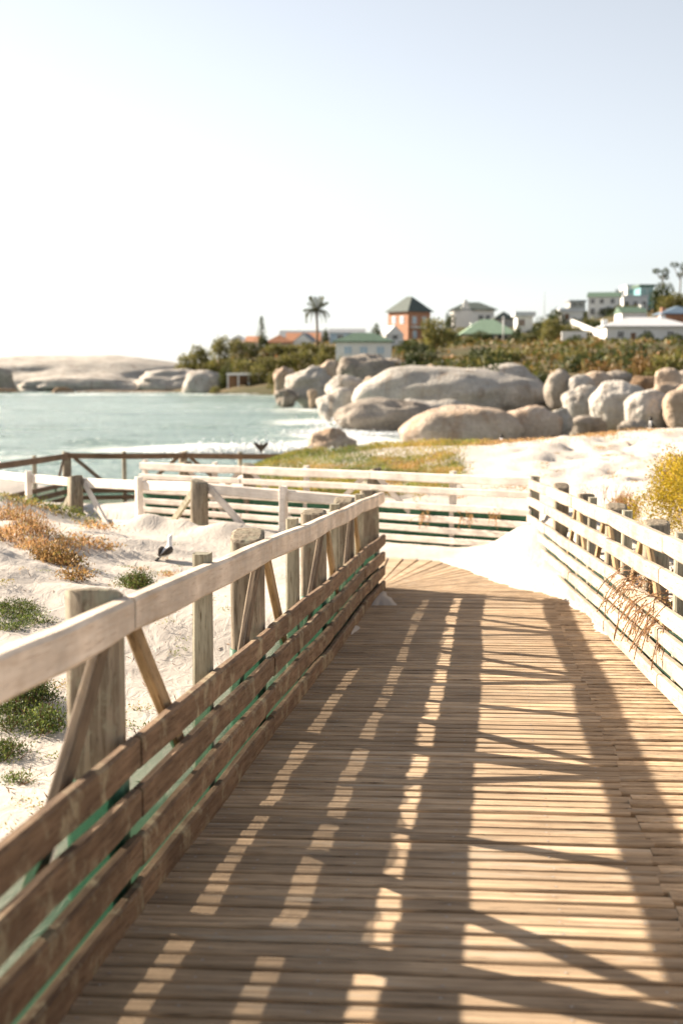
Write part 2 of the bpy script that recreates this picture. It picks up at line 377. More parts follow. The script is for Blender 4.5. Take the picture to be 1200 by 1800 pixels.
CP += [(-1.2, 3, -.30), (-1.0, 6, -.33), (-.75, 9, -.38), (-.3, 12, -.42), (-9, 14.5, .15), (-9, 8, -.1), (-6, 4, -.2), (-3, -3, -.2), (3, -3, .3),
       (-4.6, 18, -.30), (-7, 20, -.4), (-5.6, 28.5, -1.35), (-3.3, 29, -1.42), (-1, 30, -1.45), (-3, 23, -1.05), (-7, 24, -.75), (-6, 36, -2.1), (-5, 46, -3.0),
       (-5, 60, -4.2), (-14, 46, -3.0), (-20, 60, -5), (-14, 25, -1), (-3, 40, -2.6), (1, 40, -2.2), (2.75, 17.5, -.52), (2.45, 12, -.28), (2.3, 8, -.02), (2.2, 5, .1), (4, 8, .2), (5, 13, 0),
       (10, 14, .3), (9, 22, .2), (20, 30, .6), (2, 44, -2.6), (8, 43, -2.0), (15, 43, -1.9), (-1, 52, -3.6), (2, 60, -4.2), (6, 62, -3.2), (12, 62, -2.4), (22, 62, -2),
       (8, 80, -3.4), (18, 80, -2.2), (30, 80, -1.4), (0, 75, -5), (-6, 100, -7), (5, 110, -3.6), (-40, 100, -9), (-60, 200, -9), (-30, 190, -7), (-10, 170, -6), (-20, 205, -5), (-60, 290, -8), (-42, 235, -5), (-35, 300, -3),
       (-160, 300, -12), (200, 100, 8), (250, 300, 28), (120, 200, 14), (60, 110, 2), (100, 600, -12), (0, 600, -14), (250, 600, 0), (-200, 600, -14), (-400, 300, -14), (500, 300, 10), (500, 0, 5), (-300, 0, -12), (-60, 30, -5), (60, 30, 3), (-25, 0, -1), (25, 0, 1)]
CPa = np.array(CP); _c = .6
def _phi(r2): return np.sqrt(r2+_c*_c)
_n = len(CPa); _A = np.zeros((_n+3, _n+3)); _d2 = ((CPa[:, None, :2]-CPa[None, :, :2])**2).sum(-1)
_A[:_n, :_n] = _phi(_d2)-np.eye(_n)*.02; _A[:_n, _n] = 1; _A[:_n, _n+1:_n+3] = CPa[:, :2]; _A[_n, :_n] = 1; _A[_n+1:, :_n] = CPa[:, :2].T
_w = np.linalg.solve(_A, np.concatenate([CPa[:, 2], [0, 0, 0]]))
def deckz(x, y):
    x = np.asarray(x, float); y = np.asarray(y, float)
    return np.where(y < 17.5, -S*y, -S*17.5-.03*(y-17.5))
FA = [(.22, 14.42), (-1.60, 15.5), (-3.35, 17.6), (-5.2, 20.2)]     # near edge of the platform past the bend
FB = [(-3.27, 23.0), (2.44, 18.25)]                                # its far edge
def side_of(x, y, a, b):
    t = np.array([b[0]-a[0], b[1]-a[1]]); t /= np.hypot(*t); return (x-a[0])*(-t[1])+(y-a[1])*t[0]
LX = lambda y: -.732+.1053*(y-3.437)       # inner line of the left fence
RX = lambda y: 1.839+.0531*(y-7.508)       # inner line of the right fence
def land(x, y, fine=True):
    x = np.asarray(x, float); y = np.asarray(y, float); sh = x.shape; x = x.ravel(); y = y.ravel(); z = np.zeros_like(x)
    for i in range(0, len(x), 20000):
        xx = x[i:i+20000]; yy = y[i:i+20000]
        r2 = (xx[:, None]-CPa[None, :, 0])**2+(yy[:, None]-CPa[None, :, 1])**2
        z[i:i+20000] = _phi(r2)@_w[:_n]+_w[_n]+_w[_n+1]*xx+_w[_n+2]*yy
    far = np.clip((y-36)/60, 0, 1)
    z += fbm(x*.9+3, y*.9, 4, 3)*(.10+.0*far)+fbm(x*.05, y*.05, 3, 9)*4*far
    if fine:
        dn = np.clip((-x-.9)/1.2, 0, 1)*np.clip((15.5-y)/2, 0, 1)+np.clip((x-2.6)/1, 0, 1)*np.clip((y-15)/4, 0, 1)*np.clip((40-y)/6, 0, 1)
        z += dn*(np.abs(fbm(x*2.2+y*1.1, y*1.7-x*.6, 3, 21))*.22+fbm(x*5, y*5, 3, 5)*.02)
        rd = np.clip((x-2.6)/1, 0, 1)*np.clip((y-16)/4, 0, 1)*np.clip((40-y)/6, 0, 1)
        z += rd*(fbm(x*1.1+4, y*.8, 3, 71)*.30-np.clip(vnoise(x*2.6, y*2.1, 73)-.62, 0, 1)*.35)
        z += .17*np.exp(-((x+2.06)**2+(y-15.2)**2)/.07)+.15*np.exp(-((x+1.22)**2/.12+(y-14.8)**2/.08))+.12*np.exp(-((x+1.68)**2/.03+(y-15.05)**2/.04))
    # under the boardwalk the sand lies lower
    ins = np.minimum(np.clip((x-(LX(y)-.16))/.12, 0, 1), np.clip(((RX(y)+.18)-x)/.12, 0, 1))*np.clip((19-y)/.2, 0, 1)
    dB = -side_of(x, y, FB[0], FB[1]); dA = np.interp(-x, [-p[0] for p in FA], [p[1] for p in FA]); dA = (y-dA)*.72
    ins2 = np.clip((dA-.05)/.15, 0, 1)*np.clip((dB+.42)/.16, 0, 1)*np.clip((x+5.0)/.2, 0, 1)*np.clip(((RX(y)+.18)-x)/.12, 0, 1)
    w = np.maximum(ins*np.clip((dB+.42)/.16, 0, 1), ins2); zd = deckz(x, y)-.32
    z = z*(1-w)+np.minimum(z, zd)*w
    return z.reshape(sh)
def lz(x, y): return float(land(np.array([x]), np.array([y]))[0])
ys = list(np.arange(-4, 20, .085)); st = .085
while ys[-1] < 700: st *= 1.026; ys.append(ys[-1]+min(st, 9))
xs = list(np.arange(-7.5, 8, .095)); st = .095; e = 8.0; xr = []
while e < 480: st *= 1.075; e += min(st, 14); xr.append(e)
xs = [-7.5-(q-8) for q in xr[::-1]]+xs+xr
XX, YY = np.meshgrid(np.array(xs), np.array(ys)); ZZ = land(XX, YY)
ny, nx = XX.shape; idx = np.arange(nx*ny).reshape(ny, nx)
Fg = np.stack([idx[:-1, :-1], idx[:-1, 1:], idx[1:, 1:], idx[1:, :-1]], -1).reshape(-1, 4)
gm = mesh('sand_ground', np.stack([XX, YY, ZZ], -1).reshape(-1, 3), Fg, M['ground'], True)
att = gm.attributes.new('soil', 'FLOAT', 'POINT')
soilv = np.clip((YY-62-10*fbm(XX*.1, YY*.1, 3))/12, 0, 1)
gs = np.clip(((YY-19.5)-.0*XX)/1.5, 0, 1)*np.clip((5.0-(XX-.10*YY))/1.0, 0, 1)*np.clip((37-YY)/3, 0, 1)*np.clip((XX+3.5)/1.5, 0, 1)*.0
att.data.foreach_set('value', np.maximum(soilv, gs).ravel().astype(np.float32))
tag(link('sand_ground', gm), 'white dune sand with drifts and footprints rising to the hillside', None, None, 'structure')

# sea: one sheet, real waves close in, flat far out
def sea_mat():
    m, nt, b = newmat('sea_water'); tc = N(nt, 'ShaderNodeTexCoord'); o = tc.outputs['Object']
    w1 = noise(nt, mapping(nt, o, (.35, .8, 1)), 1.0, 6, .65, .6); w2 = noise(nt, mapping(nt, o, (1.5, 3, 1)), 1.2, 4, .6)
    fa = N(nt, 'ShaderNodeAttribute', attribute_name='foam')
    c = ramp(nt, noise(nt, mapping(nt, o, (.03, .12, 1)), 1, 4), [(.35, (.14, .22, .19)), (.6, (.22, .31, .27)), (.75, (.34, .41, .37))]).outputs[0]
    fn = noise(nt, mapping(nt, o, (.22, .9, 1)), 1.0, 7, .75, .5)
    ad = N(nt, 'ShaderNodeMath', operation='ADD'); L(nt, fn, ad.inputs[0]); L(nt, fa.outputs['Fac'], ad.inputs[1])
    gl = ramp(nt, noise(nt, mapping(nt, o, (.9, 2.6, 1)), 1.0, 5, .7), [(.60, (0,)*3), (.72, (.55,)*3)]).outputs[0]
    c = mixc(nt, gl, c, (.70, .74, .72))  # fine pale speckle: glitter and small foam chop, both put into the colour
    fm = ramp(nt, ad.outputs[0], [(.61, (0,)*3), (.75, (1,)*3)]).outputs[0]
    c = mixc(nt, fm, c, (.80, .83, .82)); L(nt, c, b.inputs['Base Color'])
    rg = N(nt, 'ShaderNodeMapRange'); L(nt, fm, rg.inputs[0]); rg.inputs[3].default_value = .22; rg.inputs[4].default_value = .9; L(nt, rg.outputs[0], b.inputs['Roughness'])
    b.inputs['IOR'].default_value = 1.33
    h = N(nt, 'ShaderNodeMath', operation='ADD'); L(nt, w1, h.inputs[0]); L(nt, w2, h.inputs[1]); bump(nt, b, h.outputs[0], 1.0, .55); return m
M['sea'] = sea_mat()
sy = [28.0]; st = .5
while sy[-1] < 9000: st *= 1.012 if sy[-1] < 260 else 1.12; sy.append(sy[-1]+st)
sx = [0.0]; st = .5
while sx[-1] < 7000: st *= 1.02 if sx[-1] < 60 else 1.15; sx.append(sx[-1]+st)
sx = [-q for q in sx[:0:-1]]+sx
XX, YY = np.meshgrid(np.array(sx), np.array(sy)); near = np.clip((300-YY)/100, 0, 1)*np.clip((120-np.abs(XX))/40, 0, 1)
ZZ = SEA+near*(fbm(XX*.14, YY*.42+2, 4, 31)*.55)
ny, nx = XX.shape; idx = np.arange(nx*ny).reshape(ny, nx)
Fg = np.stack([idx[:-1, :-1], idx[:-1, 1:], idx[1:, 1:], idx[1:, :-1]], -1).reshape(-1, 4)
sm = mesh('sea', np.stack([XX, YY, ZZ], -1).reshape(-1, 3), Fg, M['sea'], True)
def band(cx, cy, rx, ry, a): return a*np.exp(-((XX-cx)/rx)**2-((YY-cy)/ry)**2)
foam = sum(band(*q) for q in [(-7, 76, 7, 3.0, .42), (-1, 80, 4, 3, .38), (0, 92, 4, 7, .36), (-2, 110, 5, 6, .25), (-3, 140, 6, 9, .2), (-14, 70, 7, 1.6, .22), (3.5, 84, 2.5, 1.2, .3), (4, 76, 4, 1.0, .3), (-8, 200, 8, 8, .15), (-30, 211, 40, 5, .2)])
at2 = sm.attributes.new('foam', 'FLOAT', 'POINT'); at2.data.foreach_set('value', foam.ravel().astype(np.float32))
tag(link('sea', sm), 'pale green sea with white chop and surf', None, None, 'structure')

# ------------------------------------------------------------------ boardwalk
bw = link('boardwalk', board_mesh('boardwalk', 16.5, .12, .06, M['joist']), None, frame_mat(Vector((-.5, -1.0, .057-.10)), Vector((1.1, 15.3, -.877-.10))))
tag(bw, 'weathered plank boardwalk sloping down to a bend', None, None, 'structure')
bwi = bw.matrix_world.inverted()
def onbw(name, me, mw):
    o = bpy.data.objects.new(name, me); COL.objects.link(o); o.parent = bw; o.matrix_local = bwi @ mw; return o
for off in (.45, 1.0, 1.6):
    onbw('joist', bw.data, frame_mat(Vector((-.5+off-.35+.15, -1.0, .057-.10)), Vector((1.1+off-.35+.15, 15.3, -.877-.10))))
dirn = Vector((math.sin(R(5.3)), math.cos(R(5.3)), 0)); crossd = Vector((math.cos(R(5.3)), -math.sin(R(5.3)), 0))
long_m = [board_mesh('plank', 1.0, .092, .040, M['plank'], 4, .0018, .006, 100+i) for i in range(8)]
# planks: width lies flat, so the mesh's Z (width) must lie along the walk
def plank(p0, p1, w=1.0, dz=0, tilt=0):
    x = (p1-p0); Ln = x.length; x.normalize(); nrm = Vector((0, S, 1)).normalized()
    y = nrm; z = x.cross(y).normalized(); y = z.cross(x)
    if tilt:
        q = Matrix.Rotation(tilt, 3, x); y = q@y; z = q@z
    m = Matrix(((x.x, y.x, z.x, p0.x), (x.y, y.y, z.y, p0.y), (x.z, y.z, z.z, p0.z+dz-.020), (0, 0, 0, 1)))
    return onbw('plank', random.choice(long_m), m @ Matrix.Diagonal((Ln, 1, w, 1)))
y = -.6; k = 0
while y < 14.15:
    xl = LX(y)-.03; jt = random.uniform(-.012, .012)
    p0 = Vector((xl+jt, y, -S*y)); wd = 1.70+random.uniform(-.015, .02)
    p1 = p0+crossd*wd; p1.z = -S*p1.y
    tz = random.uniform(-.003, .003); j = Vector((0, random.uniform(-.004, .004), 0))
    plank(p0+j, p1-j, random.uniform(.94, 1.02), tz, random.uniform(-.02, .02))
    q0 = p1+crossd*.004; q0.y += .035+random.uniform(-.02, .02); q0.z = -S*q0.y
    rem = (RX(q0.y)+.06-q0.x)/crossd.x; q1 = q0+crossd*rem; q1.z = -S*q1.y
    plank(q0, q1, random.uniform(.92, .99), random.uniform(-.004, .002), random.uniform(-.03, .03))
    y += .110; k += 1
# nail heads in lines over the joists, too small to lift one by one: one joined part
V = []; F = []
y = -.5
while y < 14.1:
    for off in (.09, .32, .66, 1.0, 1.34, 1.60):
        c_ = Vector((LX(y)-.03, y, 0))+crossd*(off+random.uniform(-.006, .006)); c_.y += random.uniform(-.022, .022); c_.z = -S*c_.y+.004
        k_ = len(V)
        for a in range(6): V.append(c_+Vector((.0048*math.cos(a*math.pi/3), .0048*math.sin(a*math.pi/3), 0)))
        F.append(tuple(range(k_, k_+6)))
    y += .110
M['nail'] = flat('galvanised_nail', (.38, .37, .35), .5, 60, .3, metallic=.4)
onbw('nail_heads', mesh('nail_heads', V, F, M['nail']), Matrix.Identity(4))['kind'] = 'stuff'
# the bend: tapered boards fanning round the inner corner
piv = Vector((.33, 14.22, 0)); ang = -4.0; nfan = 0
fan_me = {}
while ang < 89:
    ca, sa = math.cos(R(ang+1.5)), math.sin(R(ang+1.5)); rmax = (2.44+.053*(sa*3-1)-piv.x)/max(ca, .01)
    sB_ = lambda t: -float(side_of(piv.x+t*ca, piv.y+t*sa, FB[0], FB[1]))
    rmax = min(rmax, sB_(0)/max(1e-6, sB_(0)-sB_(1))-.03)*.99 if sB_(0) > sB_(1) else min(rmax, 5.5)
    a0, a1 = R(ang+.25), R(ang+2.85)
    V = []
    for zz in (0, -.03):
        for (rr, aa) in ((.12, a0), (rmax, a0), (rmax, a1), (.12, a1)):
            x_ = piv.x+rr*math.cos(aa); y_ = piv.y+rr*math.sin(aa)
            V.append((x_, y_, float(deckz(x_, y_))+zz+random.uniform(-.002, .002)))
    F = [(0, 1, 2, 3), (7, 6, 5, 4), (0, 4, 5, 1), (1, 5, 6, 2), (2, 6, 7, 3), (3, 7, 4, 0)]
    onbw('plank', mesh('plank', [Vector(v) for v in V], F, M['plank']), Matrix.Identity(4)); ang += 3.1; nfan += 1
q = 0.0
while q < 5.0:
    x_ = .30-q; ya_ = float(np.interp(-x_, [-p[0] for p in FA], [p[1] for p in FA])); yb_ = FB[1][1]+(FB[1][0]-x_)*(FB[0][1]-FB[1][1])/(FB[1][0]-FB[0][0])-.03
    if yb_ > 22.9: yb_ = 22.9
    p0 = Vector((x_, ya_, 0)); p1 = Vector((x_, yb_, 0)); p0.z = float(deckz(x_, ya_)); p1.z = float(deckz(x_, yb_))
    plank(p0, p1, .98, random.uniform(-.003, .003)); q += .108

# sand blown over the boards along the right fence and into the far corner
bord = np.array([(19.6, -1.6), (18.6, -.9), (17.95, .4), (17.6, 1.15), (16.3, 1.50), (14.6, 1.72), (13.6, 2.10), (12.3, 2.12), (11.2, 2.02), (10.3, 1.98), (9.2, 1.93), (8.4, 1.86), (7.6, 1.80), (6.8, 1.78), (5.5, 1.74)])
def drift_h(x, y):
    b = np.interp(y, bord[::-1, 0], bord[::-1, 1], left=2.2, right=-1.6)+fbm(y*2.5, x*2.5, 3, 4)*.16
    d = x-b
    far = np.clip((y-14.3)/1.2, 0, 1)
    e = np.clip(d, -.6, 3)
    h = np.where(e > 0, e*(.20+.18*far)+.004, e*.8)
    cx = np.exp(-(((x-2.35)/.5)**2+((y-17.3)/1.0)**2))*.28
    cap = .05+.09*np.clip((x-RX(y)+.9)/.7, 0, 1)+cx
    return np.minimum(h, cap)+fbm(x*3, y*3, 3, 6)*.03*(e > 0)+cx*.3*(e > 0)
gx = np.linspace(-1.6, 2.75, 100); gy = np.linspace(5.2, 21.2, 240)
XX, YY = np.meshgrid(gx, gy); HH = drift_h(XX, YY); ZZ = deckz(XX, YY)+HH
ny, nx = XX.shape; idx = np.arange(nx*ny).reshape(ny, nx)
Fd = np.stack([idx[:-1, :-1], idx[:-1, 1:], idx[1:, 1:], idx[1:, :-1]], -1).reshape(-1, 4)
okx = (XX < RX(YY)+.22) & (HH > -.07) & (side_of(XX, YY, FB[0], FB[1]) < .12) & (YY > 14.8-2*XX); keep = okx.ravel()[Fd].all(1)
tag(link('sand_drift', mesh('sand_drift', np.stack([XX, YY, ZZ], -1).reshape(-1, 3), Fd[keep], M['sand'], True)), 'wind-blown white sand lying over the boards at the bend', None, None, 'structure')
# sand spill at the left fence foot
def spill(name, cx, cy, rx, ry, h):
    a = np.linspace(0, 2*math.pi, 25)[:-1]; V = [(cx, cy, -S*cy+h)]; F = []
    for k, rr in enumerate((.35, .7, 1.0)):
        for t in a:
            w = rr*(1+.25*math.sin(3*t+cx*9)+.12*math.sin(7*t))
            xx = cx+rx*w*math.cos(t); yy = cy+ry*w*math.sin(t); V.append((xx, yy, -S*yy+h*(1-rr)**1.2+(-.012 if rr == 1 else .004)))
    n = 24
    for j in range(n): F.append((0, 1+j, 1+(j+1) % n))
    for k in range(2):
        for j in range(n): F.append((1+k*n+j, 1+(k+1)*n+j, 1+(k+1)*n+(j+1) % n, 1+k*n+(j+1) % n))
    return tag(link(name, mesh(name, V, F, M['sand'], True)), 'thin spill of sand at the foot of the left fence', None, None, 'structure')
spill('sand_spill', .38, 13.4, .13, .75, .03)
spill('sand_spill', .08, 11.2, .06, .35, .02)

# ------------------------------------------------------------------ fences
big_posts = [round_post('post', .083, -.9, 1.005, M['post'], seed=i, slope=(.02, -.02, .03, .01)[i]) for i in range(4)]
def sq_mesh(h, i, w=.085, t=.075, mat='small_post'):
    me = board_mesh('small_post', h+.9, w, t, M[mat], 5, .002, .012, 300+i)
    # turn it upright and round its top
    for v in me.vertices:
        x, y_, z = v.co; v.co = (z, y_, x-.9)
    top = max(v.co.z for v in me.vertices)
    for v in me.vertices:
        if v.co.z > top-.03: v.co.z -= abs(v.co.x)*.35
    me.flip_normals(); return me
small_posts = [sq_mesh(1.05, i) for i in range(3)]
white_small = [sq_mesh(1.05, i+20, mat='rail_white') for i in range(3)]  # white copy of the small posts; sunlit brightness is put into their colour
def fence(name, label, line, bays, boards, side, rail_h=1.0, hscale=lambda s: 1.0, rail='rail', board='board', posts_big=(), posts_small=(), struts=(), net=(), wrap=True,
          board_t=.042, rail_w=.115, second=None, post_top=1.0, strut_m=('strut_grey', 'strut'), strut_end=.27, wraph=None, small=None, netm='net'):
    """line(s) -> (point at deck level, unit tangent, outward normal); bays = joints along s"""
    c, _, _ = line((bays[0]+bays[-1])/2); root = thing(name, label, 'fence', c)
    def P(s, h, off=0.0):
        b, t, n = line(s); return b+Vector((0, 0, h*hscale(s)))+n*off
    for i in range(len(bays)-1):
        a, b = bays[i]+.008, bays[i+1]-.008
        beam('top_rail', P(a, rail_h-rail_w/2-.004, .022), P(b, rail_h-rail_w/2-.004, .022), rail_w, .062, M[rail], root, 5, .003, .012, bow=-.008)
        for (h0, h1, mt) in boards:
            jj = random.uniform(-.012, .012)
            beam('rail_board', P(a+jj, (h0+h1)/2+random.uniform(-.004, .004)), P(b+jj, (h0+h1)/2+random.uniform(-.004, .004)), (h1-h0), board_t, M[mt or board], root, 4, .004, .010)
    for k, s in enumerate(posts_big):
        p = P(s, 0, .128); b, t, n = line(s); sca = hscale(s)*post_top
        o = link('post', big_posts[k % 4], root, Matrix.Translation(p) @ Matrix.Rotation(math.atan2(t.y, t.x)+random.uniform(-.1, .1), 4, 'Z') @ Matrix.Diagonal((1, 1, sca, 1)))
        if wrap:
            hw = wraph or (net[1]*hscale(s) if net else .4)
            w = round_post('net_wrap', .088, -.5, hw, M['wrap'], seed=k+50, slope=.0); w.materials.clear(); w.materials.append(M['wrap'])
            link('net_wrap', w, root, Matrix.Translation(p) @ Matrix.Rotation(math.atan2(t.y, t.x), 4, 'Z'))
    for k, s in enumerate(posts_small):
        p = P(s, 0, .078); b, t, n = line(s)
        link('small_post', (small or small_posts)[k % 3], root, Matrix.Translation(p) @ Matrix.Rotation(math.atan2(t.y, t.x), 4, 'Z') @ Matrix.Diagonal((1, 1, hscale(s)*post_top*.99, 1)))
    for k, s in enumerate(struts):
        for q, sg in enumerate((-1, 1)):
            t0 = s+sg*.10; t1 = s+sg*(.12+(.87-strut_end)*1.3)
            if t1 < bays[0] or t1 > bays[-1]: continue
            beam('strut', P(t0, .93, .055), P(t1, strut_end, .06), .075, .035, M[strut_m[q]], root, 3, .003, .006)
    if net:
        h0, h1 = net; V = []; F = []
        ss = np.linspace(bays[0], bays[-1], int((bays[-1]-bays[0])/.12)+2)
        rows = 5
        for i, s in enumerate(ss):
            for r_ in range(rows):
                h = h0+(h1-h0)*r_/(rows-1)+(random.uniform(-.012, .012) if r_ == rows-1 else 0)
                V.append(P(float(s), h, .045+.014*math.sin(s*7+r_)+random.uniform(-.004, .006))-c)
        n = len(ss)
        for i in range(n-1):
            for r_ in range(rows-1): F.append((i*rows+r_, (i+1)*rows+r_, (i+1)*rows+r_+1, i*rows+r_+1))
        link('netting', mesh('netting', V, F, M[netm], True), root)
    return root, P
def straight(p0, p1, side):
    """straight line between two deck points; s runs in metres of ground distance"""
    p0, p1 = Vector(p0), Vector(p1); d = p1-p0; Ls = math.hypot(d.x, d.y); t = Vector((d.x/Ls, d.y/Ls, 0)); n = Vector((t.y, -t.x, 0))*side
    def f(s): return p0+d*(s/Ls), t, n
    return f, Ls
def left_line(s):          # s is simply the distance ahead of the viewer
    y_ = s; wob = .012*math.sin(s*1.4); t = Vector((.1053, 1, 0)).normalized()
    return Vector((LX(y_)+wob, y_, -S*y_)), t, Vector((-t.y, t.x, 0))
B4 = [(.450, .56, None), (.288, .395, None), (.133, .24, None), (-.01, .088, None)]
fence('boardwalk_fence', 'nearest weathered fence up the left edge of the boardwalk with brown boards', left_line,
      [1.0, 2.6, 4.33, 7.07, 9.58, 12.27, 14.37], B4, 1, posts_big=[1.75, 4.35, 7.14, 9.69, 11.89, 14.04], posts_small=[3.0, 5.68, 8.43, 10.54, 12.7, 14.22],
      struts=[1.75, 4.35, 7.14, 9.69, 11.89], net=(-.25, .43))
def right_line(s):
    t = Vector((.0531, 1, 0)).normalized(); wob = .05*math.sin((s-7.5)/10.5*math.pi)+.012*math.sin(s*1.3)
    return Vector((RX(s)+wob*.4, s, -S*s)), t, Vector((t.y, -t.x, 0))
B5 = [(.68, .785, 'rail_warm'), (.46, .56, 'rail_warm'), (.32, .41, 'rail_warm'), (.18, .27, 'rail_warm'), (.03, .125, 'rail_warm')]
fence('boardwalk_fence', 'pale sunlit fence along the right boardwalk edge with sand and creeper at its foot', right_line,
      [1.2, 3.4, 5.9, 8.25, 10.8, 13.3, 15.9, 18.2], B5, 1, hscale=lambda s: .935+.010*(s-7.6), rail='rail_warm', posts_big=[2.0, 4.6, 7.0, 9.3, 11.3, 13.3, 15.6], posts_small=[3.3, 5.8, 8.1, 10.35, 12.4],
      struts=[9.3, 11.3, 13.3], net=(-.1, .42), post_top=1.0, wrap=False, board_t=.05, strut_m=('strut', 'strut'))
# B: far side of the bend
fB, LB = straight((-3.27, 23.0, -1.13), (2.44, 18.25, -1.0), -1)
def s_at(line, Ls, px, off=.1):
    lo, hi = 0.0, Ls; up_ = projx(*(line(0)[0]+Vector((0, 0, .5)))) < projx(*(line(Ls)[0]+Vector((0, 0, .5))))
    for _ in range(40):
        m = (lo+hi)/2; b, t, n = line(m); v = projx(*(b+n*off+Vector((0, 0, .5))))
        if (v < px) == up_: lo = m
        else: hi = m
    return (lo+hi)/2
fence('boardwalk_fence', 'white sunlit fence across the far side of the bend with six rails', fB, [0, s_at(fB, LB, 424, 0), s_at(fB, LB, 650, 0), LB], [(.72, .81, None), (.495, .59, None), (.335, .425, None), (.195, .28, None), (.06, .145, None)],
      -1, rail='rail_white', board='rail_white', hscale=lambda s: 1.02, posts_big=[s_at(fB, LB, q_) for q_ in (325, 436, 655)], posts_small=[.05]+[s_at(fB, LB, q_) for q_ in (380, 540, 797)], struts=[s_at(fB, LB, q_) for q_ in (325, 436, 655)], net=(-.1, .55), netm='wrap', wrap=False, board_t=.045, small=white_small, rail_w=.12, strut_m=('rail_white', 'rail_white'), strut_end=.2)  # netting made opaque and dark: shade between the boards is in its colour
# corner post at the far right
cp = thing('corner_post', 'square grey corner post where the two far fences meet', 'post', (2.5, 18.42, -1.03))
link('post_shaft', sq_mesh(1.06, 9, .13, .13), cp)
# A: near side of the branch, standing in the sand
def poly(pts, side):
    pts = [Vector(p) for p in pts]; cm = [0]
    for a_, b_ in zip(pts, pts[1:]): cm.append(cm[-1]+math.hypot(b_.x-a_.x, b_.y-a_.y))
    def f(s):
        s = max(0, min(cm[-1], s)); i = min(len(cm)-2, max(j for j in range(len(cm)) if cm[j] <= s+1e-6)); q = (s-cm[i])/(cm[i+1]-cm[i])
        d = pts[i+1]-pts[i]; t = Vector((d.x, d.y, 0)).normalized(); return pts[i]+d*q, t, Vector((t.y, -t.x, 0))*side
    return f, cm
fA, cA = poly([(p[0], p[1], float(deckz(*p))) for p in FA], -1); LA = cA[-1]
# side -1 puts the posts towards the viewer
hA = lambda s: .96+min(s/2, 1)*.12
rA, PA = fence('boardwalk_fence', 'low white fence standing in the sand left of the bend', fA, cA, [(.43, .54, 'rail_white'), (.28, .38, 'rail_white'), (.12, .22, 'rail_white')], -1, rail='rail_white',
      hscale=hA, posts_big=[s_at(fA, LA, q_, .12) for q_ in (352, 135)]+[LA-.2], posts_small=[s_at(fA, LA, q_, .08) for q_ in (498, 245, 52)], struts=[s_at(fA, LA, q_, .12) for q_ in (352, 135)], wrap=True, net=(-.3, .42), post_top=1.0, rail_w=.115, strut_m=('rail_white', 'small_post'), strut_end=.42, wraph=.60, small=white_small)
# C: far brown fence between the walk and the sea
Cp = [at(-60, 818, 20.5), at(0, 813, 24), at(120, 796, 29), at(325, 796, 30), at(520, 798, 31)]
Cz = 1.0
cum = [0]
for a_, b_ in zip(Cp, Cp[1:]): cum.append(cum[-1]+math.hypot(b_.x-a_.x, b_.y-a_.y))
def lineC(s):
    s = max(0, min(cum[-1], s)); i = max(j for j in range(len(cum)-1) if cum[j] <= s+1e-6) if s < cum[-1] else len(cum)-2
    f = (s-cum[i])/(cum[i+1]-cum[i]); p = Cp[i].lerp(Cp[i+1], f); d = Cp[i+1]-Cp[i]; t = Vector((d.x, d.y, 0)).normalized()
    return Vector((p.x, p.y, p.z-Cz)), t, Vector((-t.y, t.x, 0))
fence('boardwalk_fence', 'brown shaded fence with green netting between the walk and the sea', lineC, cum, [(.33, .42, None), (.17, .27, None), (.03, .12, None)], 1, rail='shaded_rail', board='shaded_rail',
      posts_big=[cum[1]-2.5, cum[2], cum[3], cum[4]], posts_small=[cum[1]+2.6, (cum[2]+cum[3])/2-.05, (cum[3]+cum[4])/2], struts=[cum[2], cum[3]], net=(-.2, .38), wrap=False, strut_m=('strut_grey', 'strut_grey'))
fD, LD = straight(at(522, 798, 31.2)-Vector((0, 0, 1)), at(870, 790, 37)-Vector((0, 0, 1)), 1)
fence('boardwalk_fence', 'low brown fence continuing right behind the green dune plants', fD, [0, 2.3, LD], [(.66, .78, None), (.42, .52, None), (.25, .35, None)], 1, rail='shaded_rail', board='shaded_rail', posts_big=[.3, 2.4], posts_small=[1.3, 3.8], struts=[], net=(-.1, .5), wrap=False)

